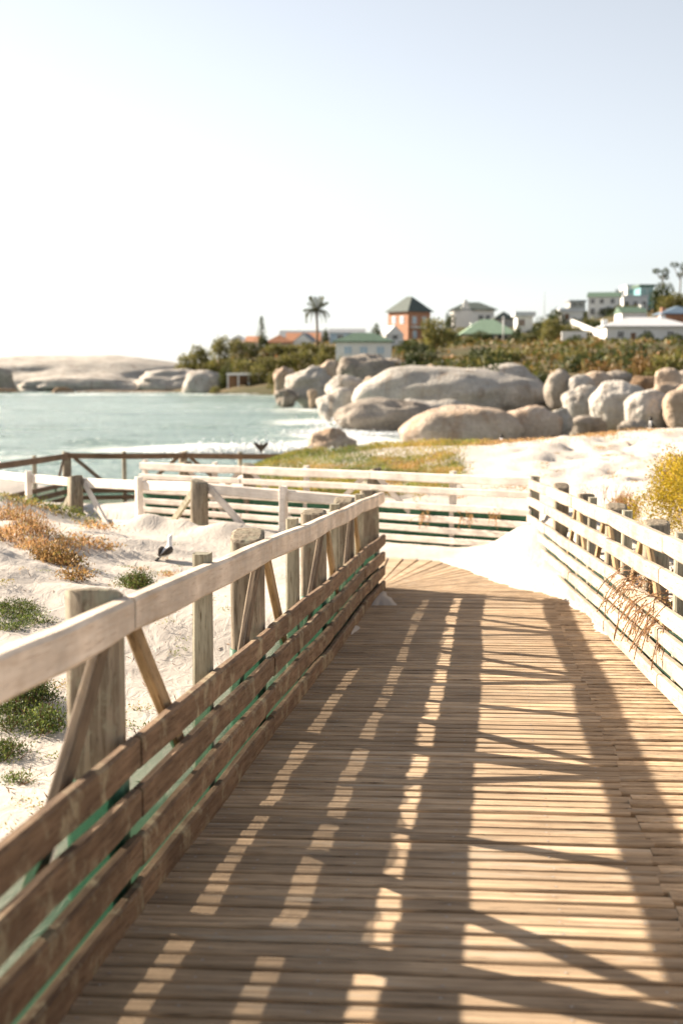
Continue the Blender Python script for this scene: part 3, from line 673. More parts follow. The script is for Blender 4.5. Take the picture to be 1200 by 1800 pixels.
# ------------------------------------------------------------------ boulders
_rk = [0]
def boulder(label, x0, x1, y0, y1, Y, mat='granite', name='boulder', dep=.8, seed=None, rough=.16, tilt=0, sub=4, sink=.15, sq=2.4, group=None, flatb=.0):
    """x0,x1,y0,y1: its outline in the photograph; Y: its distance ahead"""
    _rk[0] += 1; sd_ = seed or _rk[0]*3.7
    a = at(x0, y1, Y); b = at(x1, y0, Y); w = (b.x-a.x)/2; h = (b.z-a.z); cz = a.z+h*.5-h*sink*.5; rz = h*(.5+sink*.5)
    key = None
    import bmesh
    bm = bmesh.new(); bmesh.ops.create_icosphere(bm, subdivisions=sub, radius=1)
    rc = random.Random(int(sd_*10)); cuts = [(Vector((rc.gauss(0, 1), rc.gauss(0, .5), rc.gauss(0, .6))).normalized(), rc.uniform(-.4, .4), rc.uniform(.02, .06) if sub < 5 else rc.uniform(.0, .02)) for _ in range(2)]
    off = Vector((sd_*1.7, sd_*.9, sd_*2.3)); ct, st_ = math.cos(R(tilt)), math.sin(R(tilt))
    for v in bm.verts:
        d = v.co.normalized(); k = (abs(d.x)**sq+abs(d.y)**sq+abs(d.z)**sq)**(-1/sq)
        n = mnoise.fractal(d*1.1+off, 1.0, 2.0, 4)*rough*2.0; n2 = mnoise.noise(d*3.4+off)*rough*.35
        n3 = -abs(mnoise.noise(d*1.6-off))*rough*.9
        n3 -= sum(cd_*math.exp(-((d.dot(cn)-cc+.05*n2/rough)/(.035 if sub > 4 else .06))**2) for cn, cc, cd_ in cuts)
        r_ = k*(1+n+n2+n3)
        v.co = Vector((d.x*r_, d.y*r_, d.z*r_))
    xs_ = [v.co.x for v in bm.verts]; zs_ = [v.co.z for v in bm.verts]
    for v in bm.verts:
        x_, z_ = v.co.x, v.co.z; v.co.x = (x_*ct-z_*st_); v.co.z = (x_*st_+z_*ct)
    xs_ = [v.co.x for v in bm.verts]; zs_ = [v.co.z for v in bm.verts]; mx, Mx, mz, Mz = min(xs_), max(xs_), min(zs_), max(zs_)
    for v in bm.verts:
        v.co.x = ((v.co.x-mx)/(Mx-mx)*2-1)*w; v.co.z = ((v.co.z-mz)/(Mz-mz)*2-1)*rz; v.co.y *= w*dep
    tgt = max(lz((a.x+b.x)/2, Y+w*dep*.2), SEA+.3)-.6; kz = (cz-tgt)/rz     # its foot goes down into the sand or the water
    if kz > 1:
        for v in bm.verts:
            if v.co.z < 0: v.co.z *= kz
    me = bpy.data.meshes.new(name); bm.to_mesh(me); bm.free(); me.polygons.foreach_set('use_smooth', np.ones(len(me.polygons), dtype=bool)); me.materials.append(M[mat])
    o = link(name, me); o.location = ((a.x+b.x)/2, Y+w*dep*.2, cz); return tag(o, label, 'boulder' if name == 'boulder' else 'rock', group)
boulder('long pale granite slab boulder lying across the middle of the beach', 618, 968, 642, 748, 108, dep=.55, rough=.07, tilt=-4, sub=5, sq=2.3, seed=11)
boulder('bulging back of granite rising above the long slab boulder', 790, 966, 638, 745, 113, dep=.6, rough=.07, seed=19, sub=4)
boulder('dark wet whale-backed boulder below the long slab with surf against it', 585, 770, 698, 775, 97, 'granite_dark', dep=.6, rough=.09, tilt=6, sub=5, seed=23)
boulder('low grey ridge of rock joined to the dark whale-backed boulder', 690, 832, 700, 760, 101, 'granite', dep=.5, rough=.13, seed=31)
boulder('broad tan boulder humped above the grassy dune edge', 702, 925, 712, 815, 78, 'granite_tan', dep=.7, rough=.06, tilt=5, sub=5, seed=5)
boulder('brown cracked boulder at the right end of the broad tan one', 862, 990, 712, 800, 79.5, 'granite_tan', dep=.8, rough=.09, seed=42)
boulder('small grey rock leaning beside a tuft of yellow plant', 955, 1008, 716, 765, 80, 'granite', seed=47)
boulder('small tan rocks peeping between the dark and broad boulders', 700, 800, 725, 775, 92, 'granite_tan', dep=.6, rough=.3, seed=52)
boulder('pale pyramid rock standing at the water edge behind the far rail', 532, 630, 752, 815, 74, 'granite_tan', dep=.7, rough=.2, tilt=8, sub=4, seed=61, sink=.3, sq=2.0)
boulder('smooth egg-shaped grey boulder at the sea edge left of the long slab', 555, 632, 680, 748, 112, 'granite', dep=.8, rough=.10, tilt=30, seed=71)
boulder('grey boulder topped with a tan cap above the egg-shaped one', 570, 655, 658, 720, 117, 'granite', dep=.8, rough=.14, tilt=15, seed=74)
boulder('little rounded tan boulder perched beside the tan cap rock', 636, 670, 661, 690, 115, 'granite_tan', seed=77)
boulder('huge steep-faced boulder with dark streaks in front of the white cottage', 590, 700, 621, 690, 130, 'granite_dark', dep=.7, rough=.13, sub=5, seed=81, sq=3.2)
boulder('shadowed brown shoulder to the right of the steep-faced boulder', 655, 732, 628, 684, 136, 'granite_dark', dep=.7, seed=84)
boulder('flat pale rock resting on top of the long slab', 738, 786, 640, 668, 117, 'granite_tan', rough=.25, seed=88)
boulder('pointed pale boulder left of the steep-faced one', 500, 585, 642, 702, 150, 'granite', dep=.7, rough=.18, tilt=12, seed=91, sq=2.0)
boulder('reddish boulder tucked behind the pointed pale one', 555, 600, 632, 690, 158, 'granite_tan', seed=94)
boulder('round boulder right of the seaside pavilion', 480, 520, 644, 690, 165, 'granite_tan', dep=.8, seed=97)
boulder('small dark pointed rock awash beside the surf', 480, 525, 682, 706, 148, 'granite_dark', rough=.25, tilt=10, seed=101)
boulder('tiny pale rock at the water below the pointed boulder', 540, 558, 684, 700, 145, 'granite_tan', seed=103)
# right-hand field of boulders
boulder('upright dark boulder standing right of the long slab', 955, 1011, 648, 722, 104, 'granite_dark', dep=.9, rough=.09, sq=2.25, seed=111)
boulder('grey angular block between the upright boulder and the big domed one', 986, 1062, 676, 732, 95, 'granite', rough=.09, sq=2.25, seed=114)
boulder('pale wedge of rock behind the angular block', 997, 1047, 658, 700, 103, 'granite', rough=.09, sq=2.25, seed=117)
boulder('brown rounded rock behind the domed boulder', 1015, 1077, 652, 690, 108, 'granite_tan', rough=.09, sq=2.25, seed=120)
boulder('dark rock in shade below the scrub', 1055, 1112, 650, 685, 112, 'granite_dark', rough=.10, sq=2.25, seed=123)
boulder('big domed grey boulder with a dark crack', 1035, 1143, 668, 745, 88, 'granite', dep=.8, rough=.09, sub=5, tilt=15, sq=2.25, seed=126)
boulder('round split boulder with white-stained face near the penguin', 1097, 1193, 684, 748, 82, 'granite', dep=.8, rough=.09, sub=5, sq=2.25, seed=129)
boulder('large tan boulder cut by the right edge of the photo', 1165, 1269, 672, 745, 80, 'granite_tan', dep=.8, rough=.09, sq=2.25, seed=132)
boulder('small round boulder balanced on top of the rocks at far right', 1149, 1199, 646, 680, 95, 'granite_tan', rough=.09, sq=2.25, seed=135)
boulder('pale rock wedged beneath the balanced round boulder', 1143, 1207, 672, 706, 92, 'granite_tan', rough=.10, sq=2.25, seed=138)
boulder('brown broken rock behind the split boulder', 1101, 1167, 660, 700, 100, 'granite_brown', rough=.09, sq=2.25, seed=141)
boulder('dark rock at right edge behind the balanced boulder', 1173, 1247, 648, 695, 100, 'granite_dark', rough=.10, sq=2.25, seed=144)
boulder('low dark rock at the foot of the angular block', 998, 1067, 730, 760, 84, 'granite_dark', rough=.10, sq=2.25, seed=147)
boulder('low grey rock at the foot of the domed boulder', 1083, 1137, 735, 765, 78, 'granite_dark', rough=.10, sq=2.25, seed=149)
# rocky headland across the bay
boulder('long low granite headland across the bay on the left', -160, 410, 624, 706, 280, 'granite', 'headland_rock', dep=.8, rough=.07, sub=5, seed=151, sink=.3, sq=2.1)
boulder('smooth pale front ledge of the headland at the waterline', 26, 300, 655, 702, 240, 'granite', 'headland_rock', dep=.5, rough=.10, sub=5, seed=154, sink=.3, sq=2.1)
boulder('right end ledge of the headland nearest the pavilion', 230, 392, 648, 700, 238, 'granite', 'headland_rock', dep=.6, rough=.13, sub=5, seed=157, sink=.3, sq=2.1)
boulder('square grey block at the left edge of the headland', -60, 28, 645, 700, 238, 'granite_dark', 'headland_rock', dep=.3, rough=.12, seed=160, sq=3.5)
boulder('low brown shore rock at far left of the headland', -10, 42, 683, 702, 226, 'granite_brown', 'headland_rock', dep=.6, rough=.25, seed=163)
boulder('low tan shore rock in front of the headland ledge', 84, 135, 680, 702, 226, 'granite_brown', 'headland_rock', dep=.6, rough=.25, seed=166)
boulder('dark wet ledge along the waterline under the headland', 110, 390, 686, 702, 229, 'granite_brown', 'headland_rock', dep=.1, rough=.2, seed=169)
boulder('rounded rock between the headland and the pavilion', 318, 400, 650, 700, 224, 'granite', 'headland_rock', dep=.7, rough=.09, seed=172)

# ------------------------------------------------------------------ houses
def house(name, label, cat, x0, x1, yb, ye, yr, Y, wall, roof, kind='hip', depth=8, rot=0, wins=(), chim=(), door=None, over=.35, wall_side=None):
    """x0,x1 front wall; yb base, ye eaves, yr ridge (rows in the photograph); wins = (fx, fz, w, h) in fractions/metres"""
    a = at(x0, yb, Y); b = at(x1, ye, Y); W = b.x-a.x; Hh = b.z-a.z; rh = at(x0, yr, Y).z-b.z
    root = thing(name, label, cat, ((a.x+b.x)/2, Y+depth/2, a.z)); root.rotation_euler = (0, 0, R(rot))
    def part(nm, me, par=None): o = bpy.data.objects.new(nm, me); COL.objects.link(o); o.parent = par or root; return o
    w2, d2 = W/2, depth/2; fnd = 3.0
    part('wall', box_mesh('wall', -w2, w2, -d2, d2, -fnd, Hh, M[wall]))
    o_ = over
    if kind == 'hip':
        k = min(w2, d2)*.95 if kind == 'hip' else 0
        if w2 > d2: rid = [(-w2-o_+k, 0), (w2+o_-k, 0)]
        else: rid = [(0, -d2-o_+k), (0, d2+o_-k)]
        V = [(-w2-o_, -d2-o_, Hh-.12), (w2+o_, -d2-o_, Hh-.12), (w2+o_, d2+o_, Hh-.12), (-w2-o_, d2+o_, Hh-.12),
             (-w2-o_, -d2-o_, Hh+.02), (w2+o_, -d2-o_, Hh+.02), (w2+o_, d2+o_, Hh+.02), (-w2-o_, d2+o_, Hh+.02), (rid[0][0], rid[0][1], Hh+rh), (rid[1][0], rid[1][1], Hh+rh)]
        F = [(3, 2, 1, 0), (0, 1, 5, 4), (1, 2, 6, 5), (2, 3, 7, 6), (3, 0, 4, 7)]
        F += [(4, 5, 9, 8), (5, 6, 9), (6, 7, 8, 9), (7, 4, 8)] if w2 > d2 else [(4, 5, 8), (5, 6, 9, 8), (6, 7, 9), (7, 4, 8, 9)]
    elif kind == 'gable_x':      # ridge left to right
        V = [(-w2-o_, -d2-o_, Hh-.1), (w2+o_, -d2-o_, Hh-.1), (w2+o_, d2+o_, Hh-.1), (-w2-o_, d2+o_, Hh-.1), (-w2-o_, 0, Hh+rh), (w2+o_, 0, Hh+rh)]
        F = [(3, 2, 1, 0), (0, 1, 5, 4), (2, 3, 4, 5), (1, 2, 5), (3, 0, 4)]
    elif kind == 'gable_y':      # gable end facing the viewer
        V = [(-w2-o_, -d2-.15, Hh-.1), (w2+o_, -d2-.15, Hh-.1), (w2+o_, d2+o_, Hh-.1), (-w2-o_, d2+o_, Hh-.1), (0, -d2-.15, Hh+rh), (0, d2+o_, Hh+rh)]
        F = [(3, 2, 1, 0), (0, 3, 5, 4), (1, 4, 5, 2), (2, 5, 3), (0, 4, 1)]
        gv = [(-w2, -d2-.2, Hh-.1), (w2, -d2-.2, Hh-.1), (0, -d2-.2, Hh+rh-.25), (-w2, -d2-.1, Hh-.1), (w2, -d2-.1, Hh-.1), (0, -d2-.1, Hh+rh-.25)]
        part('gable', mesh('gable', gv, [(0, 1, 2), (5, 4, 3), (0, 3, 4, 1), (1, 4, 5, 2), (2, 5, 3, 0)], M[wall]))
    else:
        V = [(x, y, z) for z in (Hh, Hh+max(rh, .3)) for (x, y) in ((-w2-o_, -d2-o_), (w2+o_, -d2-o_), (w2+o_, d2+o_), (-w2-o_, d2+o_))]
        F = [(3, 2, 1, 0), (4, 5, 6, 7), (0, 1, 5, 4), (1, 2, 6, 5), (2, 3, 7, 6), (3, 0, 4, 7)]
    rf = part('roof', mesh('roof', V, F, M[roof]))
    for (fx, hh) in chim:
        part('chimney', box_mesh('chimney', W*(fx-.5)-.4, W*(fx-.5)+.4, -.5, .3, Hh, Hh+rh+hh, M['white_wall' if wall != 'brick' else 'brick']), rf)
    for wn_ in wins:
        fx, z, w, h = wn_[:4]; gm_ = wn_[4] if len(wn_) > 4 else 'glass'; face = wn_[5] if len(wn_) > 5 else 'f'
        if face == 'f':
            cx = W*(fx-.5); yy = -d2
            f_ = part('window', box_mesh('window', cx-w/2-.12, cx+w/2+.12, yy-.06, yy+.02, z-.12, z+h+.12, M['frame']))
            part('pane', box_mesh('pane', cx-w/2, cx+w/2, yy-.09, yy-.05, z, z+h, M[gm_]), f_)
            part('mullion', box_mesh('mullion', cx-.05, cx+.05, yy-.12, yy-.08, z, z+h, M['frame']), f_)
        else:
            cy = depth*(fx-.5); xx = -w2
            f_ = part('window', box_mesh('window', xx-.06, xx+.02, cy-w/2-.12, cy+w/2+.12, z-.12, z+h+.12, M['frame']))
            part('pane', box_mesh('pane', xx-.09, xx-.05, cy-w/2, cy+w/2, z, z+h, M[gm_]), f_)
    if door:
        fx, w, h, dm = door; cx = W*(fx-.5); part('door', box_mesh('door', cx-w/2, cx+w/2, -d2-.08, -d2+.02, 0, h, M[dm]))
    return root, part, W, Hh, depth
rt, part, W, Hh, D = house('tower_house', 'orange brick tower house with pyramid roof above the round tree', 'house', 694, 746, 602, 547, 520, 300, 'brick', 'slate_roof', 'hip', 6.5, 38, over=.5,
      wins=[(.28, 4.0, .9, 1.3, 'blue_glass'), (.72, 4.0, .9, 1.3, 'blue_glass'), (.3, 1.0, .9, 1.4, 'blue_glass'), (.3, 4.0, 1.0, 1.4, 'blue_glass', 's'), (.7, 4.0, 1, 1.4, 'blue_glass', 's'), (.5, 1, 1, 1.4, 'blue_glass', 's')])
part('balcony', box_mesh('balcony', -2.4, 2.4, -D/2-1.0, -D/2+.02, 3.0, 3.35, M['frame']))
rt, part, W, Hh, D = house('manor_house', 'white manor with tall curved gable and dark hipped roof on the skyline', 'house', 796, 868, 572, 544, 530, 330, 'white_wall', 'slate_roof', 'hip', 8, 0, over=.7,
      wins=[(.68, 1.2, 1, 1.1), (.85, 1.2, 1, 1.1), (.1, 1.2, .9, 1.1)], door=(.36, 1.2, 1.9, 'blue_glass'))
gx_ = W*(.30-.5); prof = [(-2.6, 0), (-2.6, 2.6), (-2.2, 3.1), (-1.5, 3.4), (-1.2, 4.2), (-.7, 4.9), (-.55, 5.7), (-.3, 6.2), (0, 6.4), (.3, 6.2), (.55, 5.7), (.7, 4.9), (1.2, 4.2), (1.5, 3.4), (2.2, 3.1), (2.6, 2.6), (2.6, 0)]
n_ = len(prof); V = [(gx_+a_, -D/2-.6, b_-.5) for a_, b_ in prof]+[(gx_+a_, -D/2+.3, b_-.5) for a_, b_ in prof]
part('gable', mesh('gable', V, [tuple(range(n_)), tuple(range(2*n_-1, n_-1, -1))]+[(i, n_+i, n_+(i+1) % n_, (i+1) % n_) for i in range(n_)], M['white_wall']))
house('bungalow', 'low bungalow with broad pale green roof below the manor', 'house', 815, 905, 599, 587, 560, 268, 'cream_wall', 'pale_green_roof', 'hip', 9, 0, over=.7, wins=[(.5, .4, 1.6, .7), (.75, .4, 1.6, .7), (.25, .4, 1.4, .7)], chim=[(.2, -.6)])
house('seaside_cottage', 'long white cottage with green roof and pale blue shutters behind the steep boulder', 'house', 590, 688, 628, 600, 584, 195, 'white_wall', 'green_roof', 'hip', 6, 0, over=.4,
      wins=[(.22, .5, .9, .9, 'blue_glass'), (.50, .5, .9, .9, 'blue_glass'), (.80, .5, .9, .9, 'blue_glass')])
house('tiled_house', 'orange tiled house just right of the thin pine', 'house', 468, 512, 608, 602, 588, 300, 'cream_wall', 'orange_roof', 'hip', 8, over=.4, wins=[(.5, .2, 1, .4)])
house('tiled_house', 'orange tiled house beside the white gable under the palm', 'house', 505, 560, 606, 598, 584, 310, 'cream_wall', 'orange_roof', 'gable_x', 8, over=.4, wins=[(.3, .2, 1, .5)])
house('tiled_house', 'orange roofed house behind bushes left of the thin pine', 'house', 434, 456, 606, 600, 590, 292, 'cream_wall', 'orange_roof', 'gable_x', 8, over=.4)
house('gabled_cottage', 'small white cottage with steep gable left of the palm trunk', 'house', 520, 554, 610, 600, 585, 285, 'white_wall', 'grey_roof', 'gable_y', 7, -8, over=.2, wins=[(.5, .3, .7, .7)])
house('long_house', 'long grey roofed house behind the palm', 'house', 493, 600, 600, 592, 580, 330, 'cream_wall', 'grey_roof', 'gable_x', 8, over=.4, wins=[(.8, .2, 1.2, .5)])
house('pale_house', 'pale grey roofed house at the left end of the village', 'house', 404, 432, 606, 598, 588, 300, 'white_wall', 'white_roof', 'hip', 8, over=.3)
house('teal_house', 'small house with pale blue walls right of the palm', 'house', 580, 640, 600, 584, 577, 275, 'blue_glass', 'grey_roof', 'gable_x', 7, over=.3, wins=[(.3, .3, 1, .9), (.7, .3, 1, .9)])
house('gabled_cottage', 'white gabled cottage squeezed between cottage roof and brick tower', 'house', 672, 702, 600, 588, 572, 262, 'white_wall', 'white_roof', 'gable_y', 7, 12, over=.2, wins=[(.5, .4, .8, .8)])
rt, part, W, Hh, D = house('double_storey_house', 'white two-storey house with dark green roof high on the right hill', 'house', 1040, 1094, 557, 521, 512, 290, 'white_wall', 'green_roof', 'gable_x', 7, -14, over=.3,
      wins=[(.15, 2.7, .7, .9), (.45, 2.7, .7, .9), (.8, 2.7, .7, .9), (.15, .5, .8, 1.2), (.45, .5, .8, 1.2), (.75, .5, .8, 1.2), (.35, 2.5, .6, .9, 'glass', 's'), (.65, 2.5, .6, .9, 'glass', 's')], chim=[(.92, .5)])
house('glazed_house', 'tall white house with teal glazed balcony beneath the round hilltop bush', 'house', 1100, 1132, 546, 503, 501, 318, 'white_wall', 'white_roof', 'flat', 8, over=.1, wins=[(.25, 3.6, 1.0, 1.1, 'teal'), (.75, 3.6, 1.0, 1.1, 'teal'), (.3, 1.2, .7, 1.0), (.7, 1.2, .7, 1.0)])
house('glazed_house', 'teal glass fronted block right of the tall white house', 'house', 1124, 1148, 545, 504, 500, 308, 'teal', 'green_roof', 'flat', 7, over=.4, wins=[(.3, 3.2, .8, 1.4, 'teal'), (.7, 3.2, .8, 1.4, 'teal')])
house('terrace_house', 'white terrace house with dark windows below the glazed one', 'house', 1094, 1138, 548, 522, 519, 296, 'white_wall', 'white_roof', 'flat', 5, over=.1, wins=[(.15, .9, .7, 1.2), (.5, .9, .7, 1.2), (.85, .9, .7, 1.2)], chim=[(.05, 1.2)])
house('low_house', 'white house with low dark green roof above the big white bungalow', 'house', 1092, 1136, 560, 549, 538, 262, 'white_wall', 'green_roof', 'gable_x', 7, over=.2, chim=[(.95, .4)])
house('white_bungalow', 'big white bungalow with dark windows at the right edge of the hillside', 'house', 1068, 1215, 606, 573, 556, 215, 'white_wall', 'white_roof', 'hip', 9, -3, over=.5,
      wins=[(.17, 1.1, .8, .9), (.48, 1.1, .9, 1.0), (.76, 1.1, .8, .9)], door=(.32, .7, 1.8, 'brown_door'), chim=[(.02, -.3), (.72, .3)])
house('flat_roofed_house', 'pale low house with a small brown door left of the two-storey house', 'house', 986, 1024, 562, 548, 542, 275, 'white_wall', 'white_roof', 'flat', 6, over=.4, door=(.25, .8, 1.1, 'brown_door'))
house('flat_roofed_house', 'grey house with dark openings behind the two-storey white one', 'house', 1001, 1028, 545, 530, 528, 320, 'grey_wall', 'grey_roof', 'flat', 6, over=.3, wins=[(.3, .8, .9, .8), (.7, .8, .9, .8)])
house('shed_house', 'small white house with brown shade and flat roof at mid hill', 'house', 908, 936, 578, 556, 548, 280, 'white_wall', 'white_roof', 'flat', 5, over=.5, wins=[(.3, .6, 1, 1.2, 'brown_door')])
house('shed_house', 'dark roofed house partly hidden right of the manor', 'house', 870, 902, 572, 560, 547, 310, 'grey_wall', 'slate_roof', 'hip', 6, over=.4, wins=[(.5, .3, .8, .6)])
house('blue_roofed_house', 'house with blue-grey roof at the right edge above the bungalow', 'house', 1166, 1225, 562, 551, 537, 250, 'brick', 'blue_roof', 'hip', 7, over=.5, chim=[(.1, -.2)])
# garden walls
def gwall(label, pts, hgt, Y):
    A_ = [at(px, py, yy) for px, py, yy in pts]; root = thing('garden_wall', label, 'wall', A_[0])
    for a_, b_ in zip(A_, A_[1:]):
        d = Vector((b_.x-a_.x, b_.y-a_.y, 0)).normalized(); n = Vector((-d.y, d.x, 0))*.2; V = []
        for p, q in ((a_, 0), (b_, 0)):
            for s in (-1, 1):
                for z in (-.9, hgt): V.append(p+n*s+Vector((0, 0, z))-A_[0])
        F = [(0, 1, 3, 2), (4, 6, 7, 5), (0, 4, 5, 1), (2, 3, 7, 6), (1, 5, 7, 3), (0, 2, 6, 4)]
        link('wall_panel', mesh('wall_panel', V, F, M['white_wall']), root)
gwall('white garden wall stepping down the slope below the two-storey house', [(1002, 568, 268), (1030, 580, 255), (1062, 594, 240)], .8, 0)
gwall('short white garden wall left of the bungalow', [(986, 600, 232), (1030, 600, 232)], 1.6, 0)
# pavilion with white posts
pa = at(398, 688, 216); pb = at(466, 656, 216); Wp = pb.x-pa.x; Hp = pb.z-pa.z
pv = thing('seaside_pavilion', 'white-posted open shelter at the waterline across the bay', 'shelter', ((pa.x+pb.x)/2, 218, pa.z))
link('back_wall', box_mesh('back_wall', -Wp/2, Wp/2, 1.8, 2.1, -1, Hp-.2, M['brown_door']), pv)
link('roof_slab', box_mesh('roof_slab', -Wp/2-.1, Wp/2+.1, -.6, 2.2, Hp-.35, Hp, M['frame']), pv)
link('side_wall', box_mesh('side_wall', Wp/2-.5, Wp/2, -.4, 1.8, -1, Hp-.36, M['cream_wall']), pv)
for i in range(4): link('column', box_mesh('column', -Wp/2+i*Wp*.27, -Wp/2+i*Wp*.27+.22, -.45, -.2, -1, Hp-.36, M['frame']), pv)
# poles
for px, y0, y1, Y, lb in [(884, 556, 592, 262, 'white pole standing before the pale green roof'), (956, 513, 548, 300, 'thin grey mast on the skyline left of the houses')]:
    b_ = at(px, y1, Y); t_ = at(px, y0, Y); p_ = thing('pole', lb, 'pole', b_)
    link('pole_shaft', loft('pole_shaft', [(0, 0, -1), (0, 0, t_.z-b_.z)], [.14 if Y < 280 else .08, .09 if Y < 280 else .04], M['frame' if Y < 280 else 'grey_wall'], 8), p_)

# ------------------------------------------------------------------ trees and shrubs on the hill
def crown_mesh(n, seed, mat, size, spread=1.0, squash=.85, nb=9):
    r = random.Random(seed); bl = [(0, 0, .45, .72, .72, .5)]
    for _ in range(nb):
        a = r.uniform(0, 6.28); q = r.uniform(.25, .7); bl.append((q*math.cos(a), q*math.sin(a), r.uniform(.25, .8), r.uniform(.22, .42), r.uniform(.22, .42), r.uniform(.18, .34)))
    P_, d = blob_points(bl, n); V, F = leaf_quads(P_, size, asp=.8, out=d); return mesh('crown', V, F, mat)
crowns = {k: [crown_mesh(1500, i*7+j, M[k], .10) for i in range(3)] for j, k in enumerate(('leaf_dark', 'leaf_olive', 'scrub', 'leaf_green', 'leaf_rustbush'))}
trunk_me = loft('trunk', [(0, 0, -.6), (.02, 0, 0), (-.03, .02, .3), (.04, 0, .6)], [.07, .05, .04, .02], M['trunk'], 7)
def tree(label, px, yb, w, h, Y, kind='leaf_dark', name='shrub', cat='shrub', group=None, tall=False):
    b_ = at(px, yb, Y); g = lz(b_.x, Y); s = w/ppm(Y)/2; hh = h/ppm(Y)
    if b_.z > g: hh += b_.z-g; b_.z = g
    root = thing(name, label, cat, (b_.x, Y, b_.z), group)
    for nm, me in (('trunk', trunk_me), ('crown', random.choice(crowns[kind]))):
        o = bpy.data.objects.new(nm, me); COL.objects.link(o); o.parent = root
        o.scale = (s, s, hh/1.05); o.rotation_euler = (0, 0, random.uniform(0, 6.28) if nm == 'crown' else 0)
        if nm == 'crown' and name != 'round_tree': o.location = (0, 0, -.16*hh); o.scale = (s, s, hh/.92)
    return root
tree('large rounded olive tree in front of the brick tower house', 765, 612, 66, 58, 225, 'leaf_olive', 'round_tree', 'tree')
tree('dark hedge spreading below the round olive tree', 725, 622, 90, 26, 218, 'leaf_dark', 'hedge', 'hedge')
tree('dark bush at the foot of the manor', 790, 572, 26, 26, 290, 'leaf_dark')
tree('round dark green bush on the hilltop above the teal glazed block', 1164, 524, 44, 32, 300, 'leaf_dark', 'round_tree', 'tree')
tree('olive bush filling the slope right of the hilltop bush', 1178, 548, 66, 34, 280, 'leaf_olive')
tree('dark rounded shrub before the door of the white bungalow', 1134, 604, 40, 22, 205, 'leaf_dark')
tree('dark shrub by the right wall of the white bungalow', 1185, 612, 60, 28, 203, 'leaf_dark')
tree('grey-green globe bush at the right edge below the bungalow', 1196, 640, 34, 40, 160, 'leaf_olive')
tree('olive tree leaning over the slope left of the garden wall', 965, 605, 48, 52, 240, 'leaf_olive')
tree('tall dark bush on the skyline left of the pale low house', 975, 575, 50, 36, 270, 'leaf_dark')
tree('bush at mid hill behind the shed house', 945, 590, 34, 34, 262, 'leaf_dark')
tree('dark shrub beside the pale green roofed bungalow', 908, 592, 26, 20, 255, 'leaf_dark')
tree('hedge of dark green under the two-storey house', 1045, 574, 60, 14, 258, 'leaf_dark', 'hedge', 'hedge')
tree('clipped shrub under the short garden wall', 1010, 606, 44, 18, 228, 'leaf_dark')
tree('dark bush beside the gabled cottage and the tower', 660, 592, 30, 24, 262, 'leaf_dark')
tree('small round bush right of the palm trunk', 571, 588, 14, 12, 290, 'leaf_dark')
tree('dark pointed shrub at the foot of the thin pine', 462, 608, 22, 24, 270, 'leaf_dark')
hs = [(325, 638, 50, 22, 243), (352, 634, 50, 28, 246), (385, 630, 50, 40, 248), (415, 628, 40, 36, 252), (440, 624, 40, 26, 255), (372, 650, 40, 20, 240), (405, 648, 40, 20, 238), (430, 652, 60, 26, 224), (468, 650, 50, 30, 226),
      (500, 645, 50, 28, 226), (530, 640, 60, 26, 228), (565, 640, 50, 24, 225), (575, 622, 40, 20, 240), (545, 620, 50, 18, 250), (510, 622, 50, 18, 255), (480, 625, 50, 22, 255), (455, 668, 40, 30, 217), (478, 676, 30, 26, 214), (395, 655, 30, 16, 222), (600, 640, 30, 20, 180), (492, 690, 34, 24, 207), (520, 692, 36, 20, 204), (545, 694, 34, 18, 200), (380, 691, 26, 14, 213), (475, 690, 22, 14, 211)]
for i, (px, yb, w, h, Y) in enumerate(hs):
    tree('olive coastal bush on the slope above the pavilion', px, yb, w, h, Y, random.choice(['leaf_olive', 'scrub', 'leaf_olive', 'leaf_olive']), 'coastal_bush', 'bush', 'coastal bushes on the far headland slope')
r_ = random.Random(5)
for i in range(90):
    px = r_.uniform(690, 1215); fr = r_.random(); Y = 112+fr*58; yb = 694-fr*50+r_.uniform(-4, 4)
    w = r_.choice((26, 36, 48, 62, 88))*(1.25-fr*.5); h = w*r_.uniform(.45, .75)
    tree('bushy green-brown scrub plant on the slope above the boulders', px, yb, w, h, Y, r_.choice(['leaf_dark', 'scrub', 'leaf_olive', 'leaf_dark', 'leaf_rustbush']), 'hillside_shrub', 'shrub', 'scrub plants on the slope above the boulders')
for i in range(34):
    px = r_.uniform(760, 1210); Y = r_.uniform(235, 320); base = at(px, 600, Y); g = lz(base.x, Y)
    s = r_.uniform(1.2, 3.2); root = thing('hillside_shrub', 'dark shrub between the houses on the upper slope', 'shrub', (base.x, Y, g-.2), 'shrubs between the houses')
    o = bpy.data.objects.new('crown', r_.choice(crowns[r_.choice(['leaf_dark', 'leaf_olive', 'scrub'])])); COL.objects.link(o); o.parent = root; o.scale = (s, s, s*.9)
# scrub carpet
n = 60000; px_ = RNG.uniform(-45, 90, n); py_ = 108+RNG.random(n)**1.2*190
zz = land(px_, py_, False); ok = (zz > SEA+1.0) & (fbm(px_*.12, py_*.12, 3, 77) > -.10); px_, py_, zz = px_[ok], py_[ok], zz[ok]
cl = np.stack([px_, py_, zz+RNG.random(len(zz))**1.5*1.0*np.clip((190-py_)/50, .12, 1)*(.4+vnoise(px_*.25, py_*.25, 3))], -1)
o = cloud('hill_scrub', cl, .62, M['scrub'], asp=.7, up_bias=.4); tag(o, 'low green and rust coloured scrub covering the hillside', None, None, 'stuff')

